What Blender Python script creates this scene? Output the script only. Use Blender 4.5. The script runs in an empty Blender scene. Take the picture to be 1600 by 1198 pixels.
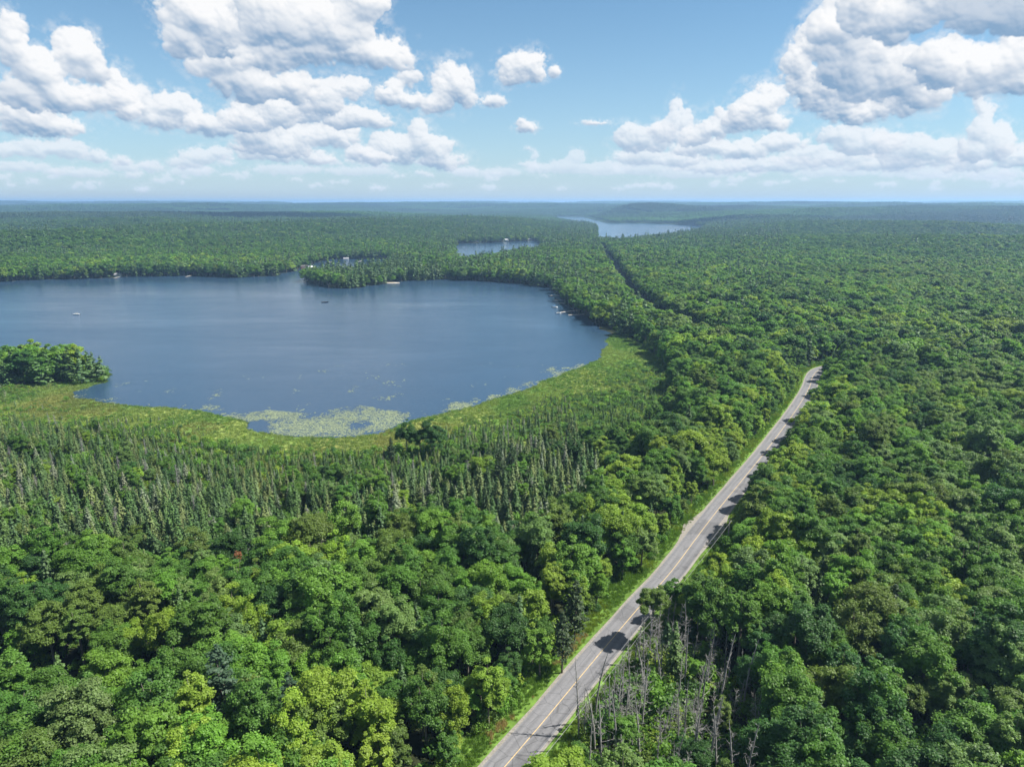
import bpy, math, random
import numpy as np

random.seed(11); RNG = np.random.RandomState(11)
SC = bpy.context.scene
COL = SC.collection

# ------------------------------------------------------------------ camera
CAM_H = 102.0
F = 1111.0                                # focal length in pixels of a 1600 wide frame
PITCH = math.radians(14.3); CP, SP = math.cos(PITCH), math.sin(PITCH)
cam = bpy.data.cameras.new('camera'); cam.sensor_width = 36; cam.lens = 36 * F / 1600
cam.clip_start = 1; cam.clip_end = 120000
cam_o = bpy.data.objects.new('camera', cam); COL.objects.link(cam_o)
cam_o.location = (0, 0, CAM_H); cam_o.rotation_euler = (math.radians(90) - PITCH, 0, 0)
SC.camera = cam_o

# ------------------------------------------------------------------ light
SUN_EL, SUN_AZ = math.radians(53), math.radians(90)      # azimuth from +Y towards +X
sun = bpy.data.lights.new('sun', 'SUN'); sun.energy = 5.0; sun.angle = math.radians(0.53); sun.color = (1, .95, .87)
sun_o = bpy.data.objects.new('sun', sun); COL.objects.link(sun_o)
sun_o.rotation_euler = (math.radians(90) - SUN_EL, 0, math.pi - SUN_AZ)
sun_o.location = (300, 0, 400)

SC.view_settings.view_transform = 'Standard'; SC.view_settings.look = 'None'
SC.view_settings.gamma = 1; SC.view_settings.use_curve_mapping = False
SC.view_settings.exposure = 1.2
SC.render.engine = 'CYCLES'
cy = SC.cycles
cy.use_denoising = True; cy.use_adaptive_sampling = True; cy.adaptive_threshold = 0.01
cy.max_bounces = 6; cy.diffuse_bounces = 4; cy.glossy_bounces = 2; cy.transmission_bounces = 3
cy.transparent_max_bounces = 4; cy.volume_bounces = 0
cy.caustics_reflective = False; cy.caustics_refractive = False

# ------------------------------------------------------------------ noise on arrays, and the clouds of the sky
def px_dir(u,v):
    x=(u-800)/F; y=(v-599)/F
    fx,fy,fz=x, CP-y*SP, -SP-y*CP
    n=math.sqrt(fx*fx+fy*fy+fz*fz)
    return math.atan2(fx,fy), math.asin(fz/n)
_rng=np.random.RandomState(7)
_LAT=_rng.rand(512,512).astype(np.float32)
def vnoise(x,y,px=512):
    xi=np.floor(x).astype(np.int32); yi=np.floor(y).astype(np.int32)
    fx=(x-xi).astype(np.float32); fy=(y-yi).astype(np.float32)
    fx=fx*fx*fx*(fx*(fx*6-15)+10); fy=fy*fy*fy*(fy*(fy*6-15)+10)
    x0=xi%px; x1=(xi+1)%px; y0=yi&511; y1=(yi+1)&511
    a=_LAT[y0,x0]; b=_LAT[y0,x1]; c=_LAT[y1,x0]; d=_LAT[y1,x1]
    return (a+(b-a)*fx)*(1-fy)+(c+(d-c)*fx)*fy
def fbm(x,y,o=5,g=.5,billow=False,px=512):
    s=0;a=1;t=0
    for i in range(o):
        n=vnoise(x+17.3*i,y+9.1*i,512)
        if billow: n=1-np.abs(2*n-1)   # ridged: bright rounded tops
        s=s+a*n;t+=a;a*=g;x=x*2.03;y=y*2.03
    return s/t
_JIT=_rng.rand(2,128,128).astype(np.float32)
def worley(x,y):
    xi=np.floor(x).astype(np.int32); yi=np.floor(y).astype(np.int32)
    best=np.full(x.shape,9.,np.float32)
    for dx in(-1,0,1):
        for dy in(-1,0,1):
            jx=_JIT[0][(yi+dy)&127,(xi+dx)&127]; jy=_JIT[1][(yi+dy)&127,(xi+dx)&127]
            d=(xi+dx+jx-x)**2+(yi+dy+jy-y)**2
            best=np.minimum(best,d)
    return 1-np.minimum(best,1.)      # rounded bumps
# cloud masses, far ones first: (strength of the haze in front, [(u, v, rx, ry) ...]) in degrees-like photo units
CG=[
(.75,[(880,262,40,12),(900,248,16,14),(850,264,30,9),(940,264,45,12)]),
(.8,[(730,270,30,8),(780,270,36,8),(835,244,7,10)]),
(.75,[(1010,265,60,12),(1080,272,70,9)]),
(.8,[(1440,270,90,9),(1550,272,60,9),(1300,270,70,8)]),
(.8,[(560,268,60,8),(450,266,60,9),(300,268,40,9)]),
(.7,[(200,262,30,8),(235,262,22,9),(30,262,60,8),(120,270,60,7)]),
(.5,[(70,234,70,13),(110,236,28,18),(20,236,50,12)]),
(.5,[(150,245,22,10),(190,252,20,7)]),
(.5,[(310,246,34,14),(340,240,26,10),(290,258,30,10)]),
(.45,[(1200,258,120,13),(1120,262,70,12)]),
(.45,[(1300,250,100,14),(1380,258,80,13),(1260,240,40,14)]),
(.4,[(1060,250,50,13),(1000,246,44,16)]),
(.35,[(1590,246,40,18),(1510,255,50,14)]),
(.35,[(1420,240,56,26),(1390,232,34,22),(1470,246,40,20)]),
(.35,[(1350,226,60,20),(1310,214,40,18)]),
(.3,[(1535,205,24,40),(1556,226,34,28),(1530,168,12,20),(1520,232,30,22)]),
(.3,[(1000,222,44,22),(980,206,15,13),(1030,214,24,22)]),
(.3,[(1055,186,15,30),(1050,208,38,22),(1072,198,16,20)]),
(.3,[(440,246,50,12),(400,240,30,14),(490,248,34,12)]),
(.2,[(690,252,36,13),(620,232,54,26),(655,222,32,32),(680,238,26,24),(590,242,30,16)]),
(.2,[(585,248,36,12),(560,240,26,14)]),
(.25,[(1100,232,50,18),(1160,236,50,16),(1220,224,46,16)]),
(.15,[(430,228,70,20),(470,215,50,22),(520,216,48,22),(400,214,34,24)]),
(.15,[(1110,205,34,22),(1140,190,34,26),(1085,214,26,16)]),
(.12,[(250,192,52,17),(215,164,44,24),(268,172,46,26),(300,192,36,16)]),
(.12,[(330,198,50,18),(360,190,30,16)]),
(.12,[(540,184,60,20),(490,180,40,18),(580,190,34,14)]),
(.1,[(390,186,46,30),(430,175,50,30),(480,160,54,26),(540,142,40,22),(510,150,36,22)]),
(.08,[(1190,164,36,32),(1168,182,36,26),(1205,188,30,20)]),
(.08,[(640,124,20,13),(610,150,28,22),(645,160,36,15),(672,166,22,12)]),
(.06,[(708,138,34,38),(690,160,32,16),(725,120,16,18),(728,156,18,22)]),
(.1,[(770,160,22,11)]),
(.1,[(822,200,20,10),(815,194,8,8)]),
(.1,[(932,192,22,4)]),
(.04,[(867,114,11,10)]),
(.03,[(815,106,34,26),(835,98,18,18),(800,118,22,16),(834,116,18,16)]),
(.05,[(60,196,80,20),(20,180,60,22)]),
(.04,[(185,150,26,36),(150,160,40,24),(200,172,20,18)]),
(.02,[(60,120,54,36),(100,148,60,24),(120,84,44,34),(30,146,40,28),(20,70,34,34),(150,110,20,20)]),
(.03,[(390,132,60,34),(350,100,50,32),(450,142,56,22)]),
(.02,[(1340,178,60,18),(1300,160,56,24),(1390,165,60,24),(1420,150,50,24)]),
(.0,[(1250,110,30,40),(1275,66,38,36),(1290,140,44,30),(1262,150,30,26)]),
(.0,[(1340,100,70,60),(1320,40,60,46),(1400,120,60,44),(1440,140,60,30)]),
(.0,[(1540,118,90,34),(1470,110,60,36),(1600,104,60,38),(1590,132,60,20)]),
(.0,[(300,20,64,44),(350,44,60,44),(280,60,34,30),(400,70,56,40)]),
(.0,[(440,40,80,58),(520,50,80,54),(600,88,42,22),(560,86,70,26),(480,88,100,22),(560,10,46,40),(420,96,60,18)]),
(.0,[(1400,20,70,46),(1460,-20,90,40),(1350,0,40,40)]),
(-1,[(1540,30,76,26),(1600,26,70,30),(1490,20,44,18)]),
]
_r=random.Random(5)
def small_row(n,v0,v1,s0,s1,hz,u0=-60,u1=1660):
    out=[]
    for i in range(n):
        v=_r.uniform(v0,v1); u=_r.uniform(u0,u1); s=_r.uniform(s0,s1)
        out.append((hz,[(u+_r.uniform(-1,1)*s,v-_r.uniform(0,.35)*s,s*_r.uniform(.3,.8),s*_r.uniform(.16,.38)) for _ in range(_r.randint(2,5))]))
    return sorted(out,key=lambda g:-g[1][0][1])
CG=small_row(46,276,298,7,20,.84)+small_row(24,254,280,9,22,.68)+small_row(10,232,258,9,18,.5)+CG
def to_deg(g):
    u,v,rx,ry=g; k=180/math.pi
    a,e=px_dir(u,v); c2=1/(1+((u-800)/F)**2)
    return a*k,e*k,rx*k/F*c2,ry*k/F
def field(X,Y,G,o,photo):
    """thickness in degrees of one cloud mass over azimuth and elevation in degrees"""
    P=[]
    for g in G:
        a,e,rx,ry=to_deg(g) if photo else g
        P.append((a,e,rx*.91,ry*.95))
    big=max(min(p[2],p[3]) for p in P)
    f=1/np.clip(big,.45,1.9) if photo else 1/max(big,.8)
    X0=X+o*3.1; Y0=Y+o*1.7
    wx=fbm(X0*.9*f+3,Y0*1.*f+8,5,.55)-.5; wy=fbm(X0*.9*f+31,Y0*1.*f+18,5,.55)-.5
    Xw=X+wx*.9/f; Yw=Y+wy*.7/f
    E=np.full_like(X,-3.)
    for a,e,ax,ay in P:
        dx=(Xw-a)/ax; dy=(Yw-e)/ay
        dy=np.where(dy<0,dy*1.35,dy)
        E=np.maximum(E,min(ax,ay)*(1-np.sqrt(dx*dx+dy*dy)))
    b1=worley(X0*1.05*f+wx*.5,Y0*1.15*f+wy*.5); b2=worley(X0*2.4*f+wx*.9,Y0*2.6*f+wy*.9); b3=worley(X0*5.2*f+wx*1.6,Y0*5.6*f+wy*1.6); b4=worley(X0*11*f+wx*3,Y0*12*f+wy*3)
    N=fbm(X0*1.7*f+4,Y0*2.*f+1,7,.6)-.5
    return E+((b1-.64)*.62+(b2-.62)*.40+(b3-.6)*.24+(b4-.6)*.12+N*.62)/f*np.clip(.5+E*f*.8,.3,1), f, np.clip(E*f+.55,0,.7)*np.clip(fbm(X0*2.2*f+7,Y0*2.6*f+3,6,.62)-.43,0,1)*3.4
def blur(a,n):
    for ax in(0,1):
        for _ in range(2):
            p=np.pad(a,[(n,n) if i==ax else (0,0) for i in(0,1)],mode='edge'); c=np.cumsum(p,axis=ax)
            c=np.concatenate([np.zeros_like(np.take(c,[0],ax)),c],ax)
            m=2*n+1; L=a.shape[ax]
            a=(np.take(c,range(m,m+L),ax)-np.take(c,range(0,L),ax))/m
    return a
def shade(D,f,st,NL):
    """light on a cloud whose thickness is D (degrees); st = degrees per pixel"""
    H=np.sqrt(np.clip(D*f,0,1.6)+.012)*.62/f
    L=(.30,.76,.58); lam=0
    for w_,w,c in((.012,.16,1.0),(.05,.26,.85),(.18,.32,.6),(.45,.26,.38)):
        n=max(1,int(w_/f/st)); h=blur(H,n)
        gy=-np.gradient(h,axis=0)/st; gx=np.gradient(h,axis=1)/st
        lam=lam+w*(-gx*L[0]-gy*L[1]+c*L[2])/np.sqrt(gx*gx+gy*gy+c*c)
    T=np.zeros_like(D); t=np.zeros(D.shape[1],D.dtype); dec=math.exp(-st*f/.9)
    for r in range(D.shape[0]):
        t=t*dec+np.clip(D[r]*f,0,.8)*st*f; T[r]=t
    T=blur(T,max(1,int(.05/f/st)))
    return np.clip(-.02+.80*lam+.46*np.exp(-np.clip(T-.2,0,9)*1.7)+(NL-.5)*.55,0,1.1)
def clouds(az,el,groups=None,photo=True):
    """premultiplied cloud colour and alpha over a regular grid; rows run from high to low elevation"""
    k=180/math.pi; X=az*k; Y=el*k; st=float(X[0,1]-X[0,0])
    C=np.zeros(X.shape+(3,),np.float32); AA=np.zeros(X.shape,np.float32)
    lit=np.array(CLOUD_LIT,np.float32); sh=np.array(CLOUD_SHADE,np.float32); far=np.array(CLOUD_FAR,np.float32)
    for gi,(hz,G) in enumerate(groups or CG):
        dark=hz<0; hz=max(hz,0)
        aa=[to_deg(g) if photo else g for g in G]; R=max(max(g[2],g[3]) for g in aa)*1.5+.5
        a0=min(g[0] for g in aa)-R; a1=max(g[0] for g in aa)+R; e0=min(g[1] for g in aa)-R; e1=max(g[1] for g in aa)+R
        c=np.where((X[0]>=a0)&(X[0]<=a1))[0]; r=np.where((Y[:,0]>=e0)&(Y[:,0]<=e1))[0]
        if len(c)<4 or len(r)<4: continue
        S=np.s_[r[0]:r[-1]+1,c[0]:c[-1]+1]
        D,f,veil=field(X[S],Y[S],G,gi,photo)
        A=np.clip((D+.06)/(.17+.13/f),0,1); A=np.maximum(A*A*(3-2*A),np.clip(veil,0,.55))*(.98-.35*hz)
        l=shade(D,f,st,fbm(X[S]*.55*f+gi*5.3,Y[S]*.8*f+gi*2.1,5,.55))[...,None]
        if dark: l=l*.45
        col=(sh*(1-l)+lit*l)*(1-hz)+far*hz
        A=A[...,None]
        C[S]=C[S]*(1-A)+col*A; AA[S]=AA[S]*(1-A[...,0])+A[...,0]
    return C,AA
CLOUD_LIT=(.90,.91,.93); CLOUD_SHADE=(.24,.38,.56); CLOUD_FAR=(.74,.82,.92); CLOUD_GAIN=0.45; HORIZON_GAIN=0.35
def dir_group(az, el, r):
    """a random cloud mass for the rest of the sky: ellipses in degrees turned back into photo-like units"""
    return [(az + random.uniform(-1, 1) * r, el + random.uniform(-.25, .25) * r, r * random.uniform(.5, .9), r * random.uniform(.28, .5)) for _ in range(5)]

def make_image(name, C, A):
    h, w = A.shape
    px = np.empty((h, w, 4), np.float32)
    a = np.maximum(A, 1e-3)[..., None]
    px[..., :3] = np.where(A[..., None] > .004, C / a, np.array(CLOUD_FAR, np.float32))
    px[..., 3] = A
    im = bpy.data.images.new(name, w, h, alpha=True, float_buffer=True)
    im.colorspace_settings.name = 'Non-Color'; im.alpha_mode = 'CHANNEL_PACKED'
    im.pixels.foreach_set(np.ascontiguousarray(px[::-1]).ravel())
    im.update(); im.pack()
    return im

ST = 84 / 2100
X, Y = np.meshgrid((np.arange(2100) + .5) * ST - 42, 20 - (np.arange(515) + .5) * ST)
front = make_image('clouds_front', *clouds(np.radians(X).astype(np.float32), np.radians(Y).astype(np.float32)))
ST2 = .25
X, Y = np.meshgrid((np.arange(1440) + .5) * ST2 - 180, 90 - (np.arange(360) + .5) * ST2)
wide = []
for i in range(210):
    e = 2 + 75 * random.random() ** 2.2; a = random.uniform(-170, 170)
    r = (1.5 + e * .16) * random.uniform(.5, 1.3)
    if abs(a) < 40 + 2 * r and e < 17 + r: continue
    wide.append((max(0, .6 - e * .05), dir_group(a, e, r)))
wide.sort(key=lambda g: -g[0])
back = make_image('clouds_around', *clouds(np.radians(X).astype(np.float32), np.radians(Y).astype(np.float32), wide, False))

W = bpy.data.worlds.new('World'); SC.world = W; W.use_nodes = True
nt = W.node_tree; nt.nodes.clear(); N = nt.nodes.new; LK = nt.links.new
def wmath(op, a, b=None):
    n = N('ShaderNodeMath'); n.operation = op
    for i, v in enumerate((a, b)):
        if v is None: continue
        if isinstance(v, (int, float)): n.inputs[i].default_value = v
        else: LK(v, n.inputs[i])
    return n.outputs[0]
tc = N('ShaderNodeTexCoord'); nv = N('ShaderNodeVectorMath'); nv.operation = 'NORMALIZE'; LK(tc.outputs['Generated'], nv.inputs[0])
sp = N('ShaderNodeSeparateXYZ'); LK(nv.outputs[0], sp.inputs[0])
azn = wmath('ARCTAN2', sp.outputs[0], sp.outputs[1]); eln = wmath('ARCSINE', sp.outputs[2])
def wtex(img, a0, a1, e0, e1, ext):
    u = wmath('DIVIDE', wmath('SUBTRACT', azn, math.radians(a0)), math.radians(a1 - a0))
    v = wmath('DIVIDE', wmath('SUBTRACT', eln, math.radians(e0)), math.radians(e1 - e0))
    c = N('ShaderNodeCombineXYZ'); LK(u, c.inputs[0]); LK(v, c.inputs[1])
    t = N('ShaderNodeTexImage'); t.image = img; t.extension = ext; t.interpolation = 'Linear'; LK(c.outputs[0], t.inputs[0])
    return t
tf = wtex(front, -42, 42, 20 - 515 * ST, 20, 'CLIP'); tb = wtex(back, -180, 180, 0, 90, 'CLIP')
sky = N('ShaderNodeTexSky'); sky.sky_type = 'NISHITA'; sky.sun_disc = False
sky.sun_elevation = SUN_EL; sky.sun_rotation = SUN_AZ; sky.altitude = 300; sky.air_density = .8; sky.dust_density = 0.15; sky.ozone_density = 0.7
b0 = N('ShaderNodeBackground'); b0.inputs['Strength'].default_value = 0.060
sg = N('ShaderNodeVectorMath'); sg.operation = 'MULTIPLY'; sg.inputs[1].default_value = (.66, .97, 1.02); LK(sky.outputs[0], sg.inputs[0]); LK(sg.outputs[0], b0.inputs[0])
b1 = N('ShaderNodeBackground'); LK(tb.outputs[0], b1.inputs[0]); b1.inputs['Strength'].default_value = CLOUD_GAIN
b2 = N('ShaderNodeBackground'); LK(tf.outputs[0], b2.inputs[0]); b2.inputs['Strength'].default_value = CLOUD_GAIN
# the pale air low over the horizon, the same all round
hf = wmath('MULTIPLY', wmath('POWER', 2.718, wmath('MULTIPLY', wmath('MAXIMUM', eln, 0.0), -1 / math.radians(6.5))), .93)
bh = N('ShaderNodeBackground'); bh.inputs[0].default_value = (.68, .78, .90, 1); bh.inputs['Strength'].default_value = HORIZON_GAIN
m0 = N('ShaderNodeMixShader'); LK(hf, m0.inputs[0]); LK(b0.outputs[0], m0.inputs[1]); LK(bh.outputs[0], m0.inputs[2])
m1 = N('ShaderNodeMixShader'); LK(tb.outputs[1], m1.inputs[0]); LK(m0.outputs[0], m1.inputs[1]); LK(b1.outputs[0], m1.inputs[2])
m2 = N('ShaderNodeMixShader'); LK(tf.outputs[1], m2.inputs[0]); LK(m1.outputs[0], m2.inputs[1]); LK(b2.outputs[0], m2.inputs[2])
wo = N('ShaderNodeOutputWorld'); LK(m2.outputs[0], wo.inputs[0])
W.cycles.sampling_method = 'MANUAL'; W.cycles.sample_map_resolution = 1024

# ------------------------------------------------------------------ the lie of the land
def ground_at(u, v, z=0.0):
    """where the sight line through photo pixel (u, v) meets the level z"""
    x = (u - 800) / F; y = (v - 599) / F
    k = (CAM_H - z) / (SP + y * CP)
    return (x * k, (CP - y * SP) * k)
def outline(pts, z=0.0): return np.array([ground_at(u, v, z) for u, v in pts])
def seg_dist(px, py, a, b):
    a, b = np.array(a, float), np.array(b, float)
    d = b - a; L = max(d @ d, 1e-9)
    t = np.clip(((px - a[0]) * d[0] + (py - a[1]) * d[1]) / L, 0, 1)
    return np.hypot(px - a[0] - t * d[0], py - a[1] - t * d[1])
def inside(px, py, poly):
    r = np.zeros(px.shape, bool); n = len(poly)
    for i in range(n):
        (x0, y0), (x1, y1) = poly[i], poly[(i + 1) % n]
        if y0 == y1: continue
        c = (y0 > py) != (y1 > py)
        r ^= c & (px < (x1 - x0) * (py - y0) / (y1 - y0) + x0)
    return r
def poly_sd(px, py, poly):
    """distance to the outline, negative inside"""
    d = np.full(px.shape, 1e9)
    for i in range(len(poly)): d = np.minimum(d, seg_dist(px, py, poly[i], poly[(i + 1) % len(poly)]))
    return np.where(inside(px, py, poly), -d, d)
def line_dist(px, py, line):
    d = np.full(px.shape, 1e9)
    for i in range(len(line) - 1): d = np.minimum(d, seg_dist(px, py, line[i], line[i + 1]))
    return d
def smooth(x, a, b):
    t = np.clip((x - a) / (b - a), 0, 1); return t * t * (3 - 2 * t)
def spline(pts, step):
    pts = [np.array(p, float) for p in pts]; out = []
    P = [2 * pts[0] - pts[1]] + pts + [2 * pts[-1] - pts[-2]]
    for i in range(1, len(P) - 2):
        n = max(2, int(np.hypot(*(P[i + 1] - P[i])) / step))
        for k in range(n):
            t = k / n
            out.append(.5 * (2 * P[i] + (P[i + 1] - P[i - 1]) * t + (2 * P[i - 1] - 5 * P[i] + 4 * P[i + 1] - P[i + 2]) * t * t + (3 * P[i] - P[i - 1] - 3 * P[i + 1] + P[i + 2]) * t ** 3))
    out.append(P[-2]); return np.array(out)

MAIN_LAKE = outline([(-500, 452), (-200, 446), (0, 441), (60, 437), (100, 437), (200, 433), (290, 431), (370, 434), (430, 431), (465, 423), (472, 417),
    (495, 411), (505, 407.5), (520, 405.5), (560, 404.5), (600, 405), (622, 408), (600, 422), (560, 429), (510, 433), (487, 434), (479, 436),
    (482, 441), (500, 446), (545, 450), (562, 449), (590, 445), (610, 441), (640, 439), (700, 437), (760, 440), (832, 445), (866, 451), (880, 462),
    (884, 477), (903, 489), (922, 499), (941, 512), (954, 520), (951, 540), (940, 556), (915, 571), (885, 581), (880, 588), (840, 601), (780, 622),
    (730, 637), (690, 645), (640, 655), (610, 668), (590, 678), (540, 682), (480, 682), (430, 679), (385, 671), (385, 660), (345, 650), (300, 640),
    (240, 636), (190, 632), (150, 628), (108, 622), (120, 610), (150, 600), (168, 597), (173, 588), (165, 580), (120, 577), (60, 577), (0, 579),
    (-300, 585), (-500, 575)])
NARROW_LAKE = outline([(712, 381), (760, 380), (800, 378), (842, 376.5), (850, 384), (848, 396), (800, 404), (760, 412), (715, 418), (704, 405), (710, 393)])
FAR_LAKE = outline([(866, 338.5), (908, 338.5), (928, 344), (948, 348.5), (980, 348.5), (1040, 350), (1105, 354.5), (1098, 364), (1020, 378), (960, 383), (926, 380), (930, 368), (932, 357), (915, 352), (884, 347)])
LAKES = [MAIN_LAKE, NARROW_LAKE, FAR_LAKE]
BOG = outline([(-400, 600), (0, 606), (60, 601), (165, 592), (100, 630), (190, 600), (340, 630), (385, 650), (480, 670), (590, 670), (640, 650), (700, 635), (790, 610), (885, 575),
    (955, 522), (990, 530), (1030, 560), (1052, 600), (1040, 640), (1005, 672), (950, 690), (880, 705), (780, 706), (700, 690), (600, 706), (500, 716), (380, 704), (200, 672), (0, 668), (-400, 662)])
SPRUCE_BOG = outline([(-500, 640), (0, 640), (200, 650), (380, 680), (500, 690), (590, 690), (700, 680), (800, 680), (900, 690), (1000, 650), (1045, 610), (1062, 650), (1045, 710), (980, 775), (900, 840),
    (850, 880), (770, 890), (640, 865), (500, 905), (400, 925), (200, 935), (0, 945), (-500, 960)])
PENINSULA = outline([(478, 436), (545, 452), (640, 441), (700, 438), (830, 446), (868, 465), (900, 440), (860, 410), (700, 420), (600, 415)])
SNAG_PATCH = outline([(965, 1010), (1010, 985), (1075, 1010), (1150, 1080), (1190, 1198), (1190, 1330), (900, 1330), (890, 1198), (930, 1090)])
# road: centre line traced from the photo, then on round the bend and along the gap in the canopy
_rc = [(430, 1700), (560, 1500), (690, 1320), (788, 1198), (842, 1135), (935, 1023), (1003, 943), (1050, 891), (1118, 801), (1200, 700), (1246, 637), (1265, 604), (1269, 590), (1278, 579), (1300, 572), (1345, 567), (1420, 566)]
ROAD = [ground_at(u, v, 2.5) for u, v in _rc]
GAP = spline([ground_at(u, v, 2.5) for u, v in [(1120, 540), (1060, 515), (1020, 492), (990, 465), (964, 428), (950, 405), (942, 390)]], 12.0)   # line of the shore road between the crowns
ROAD = spline(ROAD, 5.0)
ROAD_Z = 2.5

HILLS = [  # azimuth (deg), distance, height, half width across, half width along the sight line
    (10.3, 4900, 70, 620, 420), (14.5, 5500, 58, 1300, 520), (-29, 3500, 44, 1500, 320), (-17, 3700, 38, 900, 300), (-3.2, 2850, 26, 480, 350), (-9, 3000, 22, 700, 420),
    (-22, 2100, 30, 520, 260), (-33, 1750, 24, 380, 240), (-12, 2350, 30, 420, 260), (-28, 2700, 30, 500, 250), (26, 4200, 46, 1200, 500), (33, 4600, 60, 1300, 700), (20, 5200, 50, 900, 500), (22, 2600, 26, 500, 300), (33, 1700, 18, 400, 260), (16, 3400, 34, 600, 260), (29, 2500, 28, 450, 260),
    (-5, 7800, 62, 2600, 700), (-25, 6500, 56, 2200, 600), (18, 8000, 66, 2600, 800)]
_hr = random.Random(3)
for _i in range(46):
    _d = 5200 * (3.4 ** _hr.random()); HILLS.append((_hr.uniform(-44, 44), _d, _hr.uniform(22, 50) + min(34, _d / 420), _hr.uniform(500, 1700) * (_d / 8000) ** .5, _hr.uniform(280, 600) * (_d / 8000) ** .5))
def land(x, y):
    """height of the ground and distance from the nearest water"""
    x = np.asarray(x, float); y = np.asarray(y, float)
    sd = np.full(x.shape, 1e9)
    near = np.hypot(x, y) < 7000
    if near.any():
        xs, ys = x[near], y[near]; d = np.full(xs.shape, 1e9)
        for L in LAKES: d = np.minimum(d, poly_sd(xs, ys, L))
        w = (fbm(xs / 23 + 40, ys / 23 + 11, 4) - .5) * np.clip(ys / 40, 3, 22)
        sd[near] = d + w
    r = np.hypot(x, y)
    z = .35 + 2.15 * smooth(sd, 25, 130)
    z = z + (fbm(x / 90 + 7, y / 90 + 3, 3) - .5) * 5 * smooth(sd, 60, 200)
    rough = fbm(x / 1700 + 70, y / 1000 + 31, 4) - .42
    z = z + np.clip(rough, -.12, 1) * 70 * smooth(r, 2500, 9000) * smooth(sd, 100, 900) * (1 - .25 * smooth(r, 12000, 20000))
    z = z + 8 * smooth(r, 5000, 12000) * smooth(sd, 100, 900)
    up = np.zeros(x.shape)
    for az, d, h, wa, wl in HILLS:
        az = math.radians(az); cx, cy_ = d * math.sin(az), d * math.cos(az)
        a = (x - cx) * math.cos(az) - (y - cy_) * math.sin(az); b = (x - cx) * math.sin(az) + (y - cy_) * math.cos(az)
        up = np.maximum(up, h * np.exp(-(a / wa) ** 2 - (b / wl) ** 2))
    z = z + up * smooth(sd, 30, 350) * (1 + .5 * (fbm(x / 420, y / 420, 3) - .5))
    z = np.where(z > 76, 76 + 16 * np.tanh((z - 76) / 22), z)
    rd = np.full(x.shape, 1e9); m = (r < 1700)
    if m.any(): rd[m] = line_dist(x[m], y[m], ROAD)
    k = smooth(rd, 6, 40)
    z = ROAD_Z * (1 - k) + z * k - .25 * smooth(rd, 4.2, 6.0) * (1 - smooth(rd, 6.5, 10))
    z = np.where(rd < 4.6, ROAD_Z - .06, z)
    z = np.where(sd < 12, np.where(sd < 0, np.maximum(-1.6, sd * .12), .35 * np.clip(sd / 3, 0, 1)), z)
    return z, sd, rd

# ------------------------------------------------------------------ materials
def mat(name):
    m = bpy.data.materials.new(name); m.use_nodes = True; nt = m.node_tree; nt.nodes.clear()
    return m, nt, nt.nodes.new, nt.links.new
def principled(name, col, rough=.7, var=.0, scale=3, metal=0, spec=.4, bump=0):
    m, nt, N, L = mat(name); o = N('ShaderNodeOutputMaterial'); p = N('ShaderNodeBsdfPrincipled'); L(p.outputs[0], o.inputs[0])
    p.inputs['Roughness'].default_value = rough; p.inputs['Metallic'].default_value = metal; p.inputs['Specular IOR Level'].default_value = spec
    p.inputs['Base Color'].default_value = (*col, 1)
    if var or bump:
        t = N('ShaderNodeTexCoord'); n = N('ShaderNodeTexNoise'); n.inputs['Scale'].default_value = scale; n.inputs['Detail'].default_value = 5; L(t.outputs['Object'], n.inputs['Vector'])
        if var:
            r = N('ShaderNodeValToRGB'); L(n.outputs[0], r.inputs[0])
            r.color_ramp.elements[0].position = .3; r.color_ramp.elements[1].position = .7
            r.color_ramp.elements[0].color = (*[c * (1 - var) for c in col], 1); r.color_ramp.elements[1].color = (*[min(1, c * (1 + var)) for c in col], 1)
            L(r.outputs[0], p.inputs['Base Color'])
        if bump:
            b = N('ShaderNodeBump'); b.inputs['Strength'].default_value = bump; L(n.outputs[0], b.inputs['Height']); L(b.outputs[0], p.inputs['Normal'])
    return m
def leaf_material(name, default=None, transl=.46, rough=.5, lo=.72, hi=1.25, nscale=.35):
    """leaf colour comes from each plant's own 'tint'; noise varies it from spray to spray"""
    m, nt, N, L = mat(name); o = N('ShaderNodeOutputMaterial')
    if default is None:
        a = N('ShaderNodeAttribute'); a.attribute_type = 'INSTANCER'; a.attribute_name = 'tint'; base = a.outputs['Color']
    else:
        a = N('ShaderNodeRGB'); a.outputs[0].default_value = (*default, 1); base = a.outputs[0]
    t = N('ShaderNodeTexCoord'); n = N('ShaderNodeTexNoise'); n.inputs['Scale'].default_value = nscale; n.inputs['Detail'].default_value = 4; n.inputs['Roughness'].default_value = .65
    L(t.outputs['Object'], n.inputs['Vector'])
    mr = N('ShaderNodeMapRange'); mr.inputs[1].default_value = .3; mr.inputs[2].default_value = .7; mr.inputs[3].default_value = lo; mr.inputs[4].default_value = hi; L(n.outputs[0], mr.inputs[0])
    v = N('ShaderNodeVectorMath'); v.operation = 'SCALE'; L(base, v.inputs[0]); L(mr.outputs[0], v.inputs['Scale'])
    p = N('ShaderNodeBsdfPrincipled'); p.inputs['Roughness'].default_value = rough; p.inputs['Specular IOR Level'].default_value = .25; L(v.outputs[0], p.inputs['Base Color'])
    tr = N('ShaderNodeBsdfTranslucent'); v2 = N('ShaderNodeVectorMath'); v2.operation = 'MULTIPLY'; v2.inputs[1].default_value = (1.25, 1.3, .55); L(v.outputs[0], v2.inputs[0]); L(v2.outputs[0], tr.inputs[0])
    mx = N('ShaderNodeMixShader'); mx.inputs[0].default_value = transl; L(p.outputs[0], mx.inputs[1]); L(tr.outputs[0], mx.inputs[2]); L(mx.outputs[0], o.inputs[0])
    return m
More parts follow.
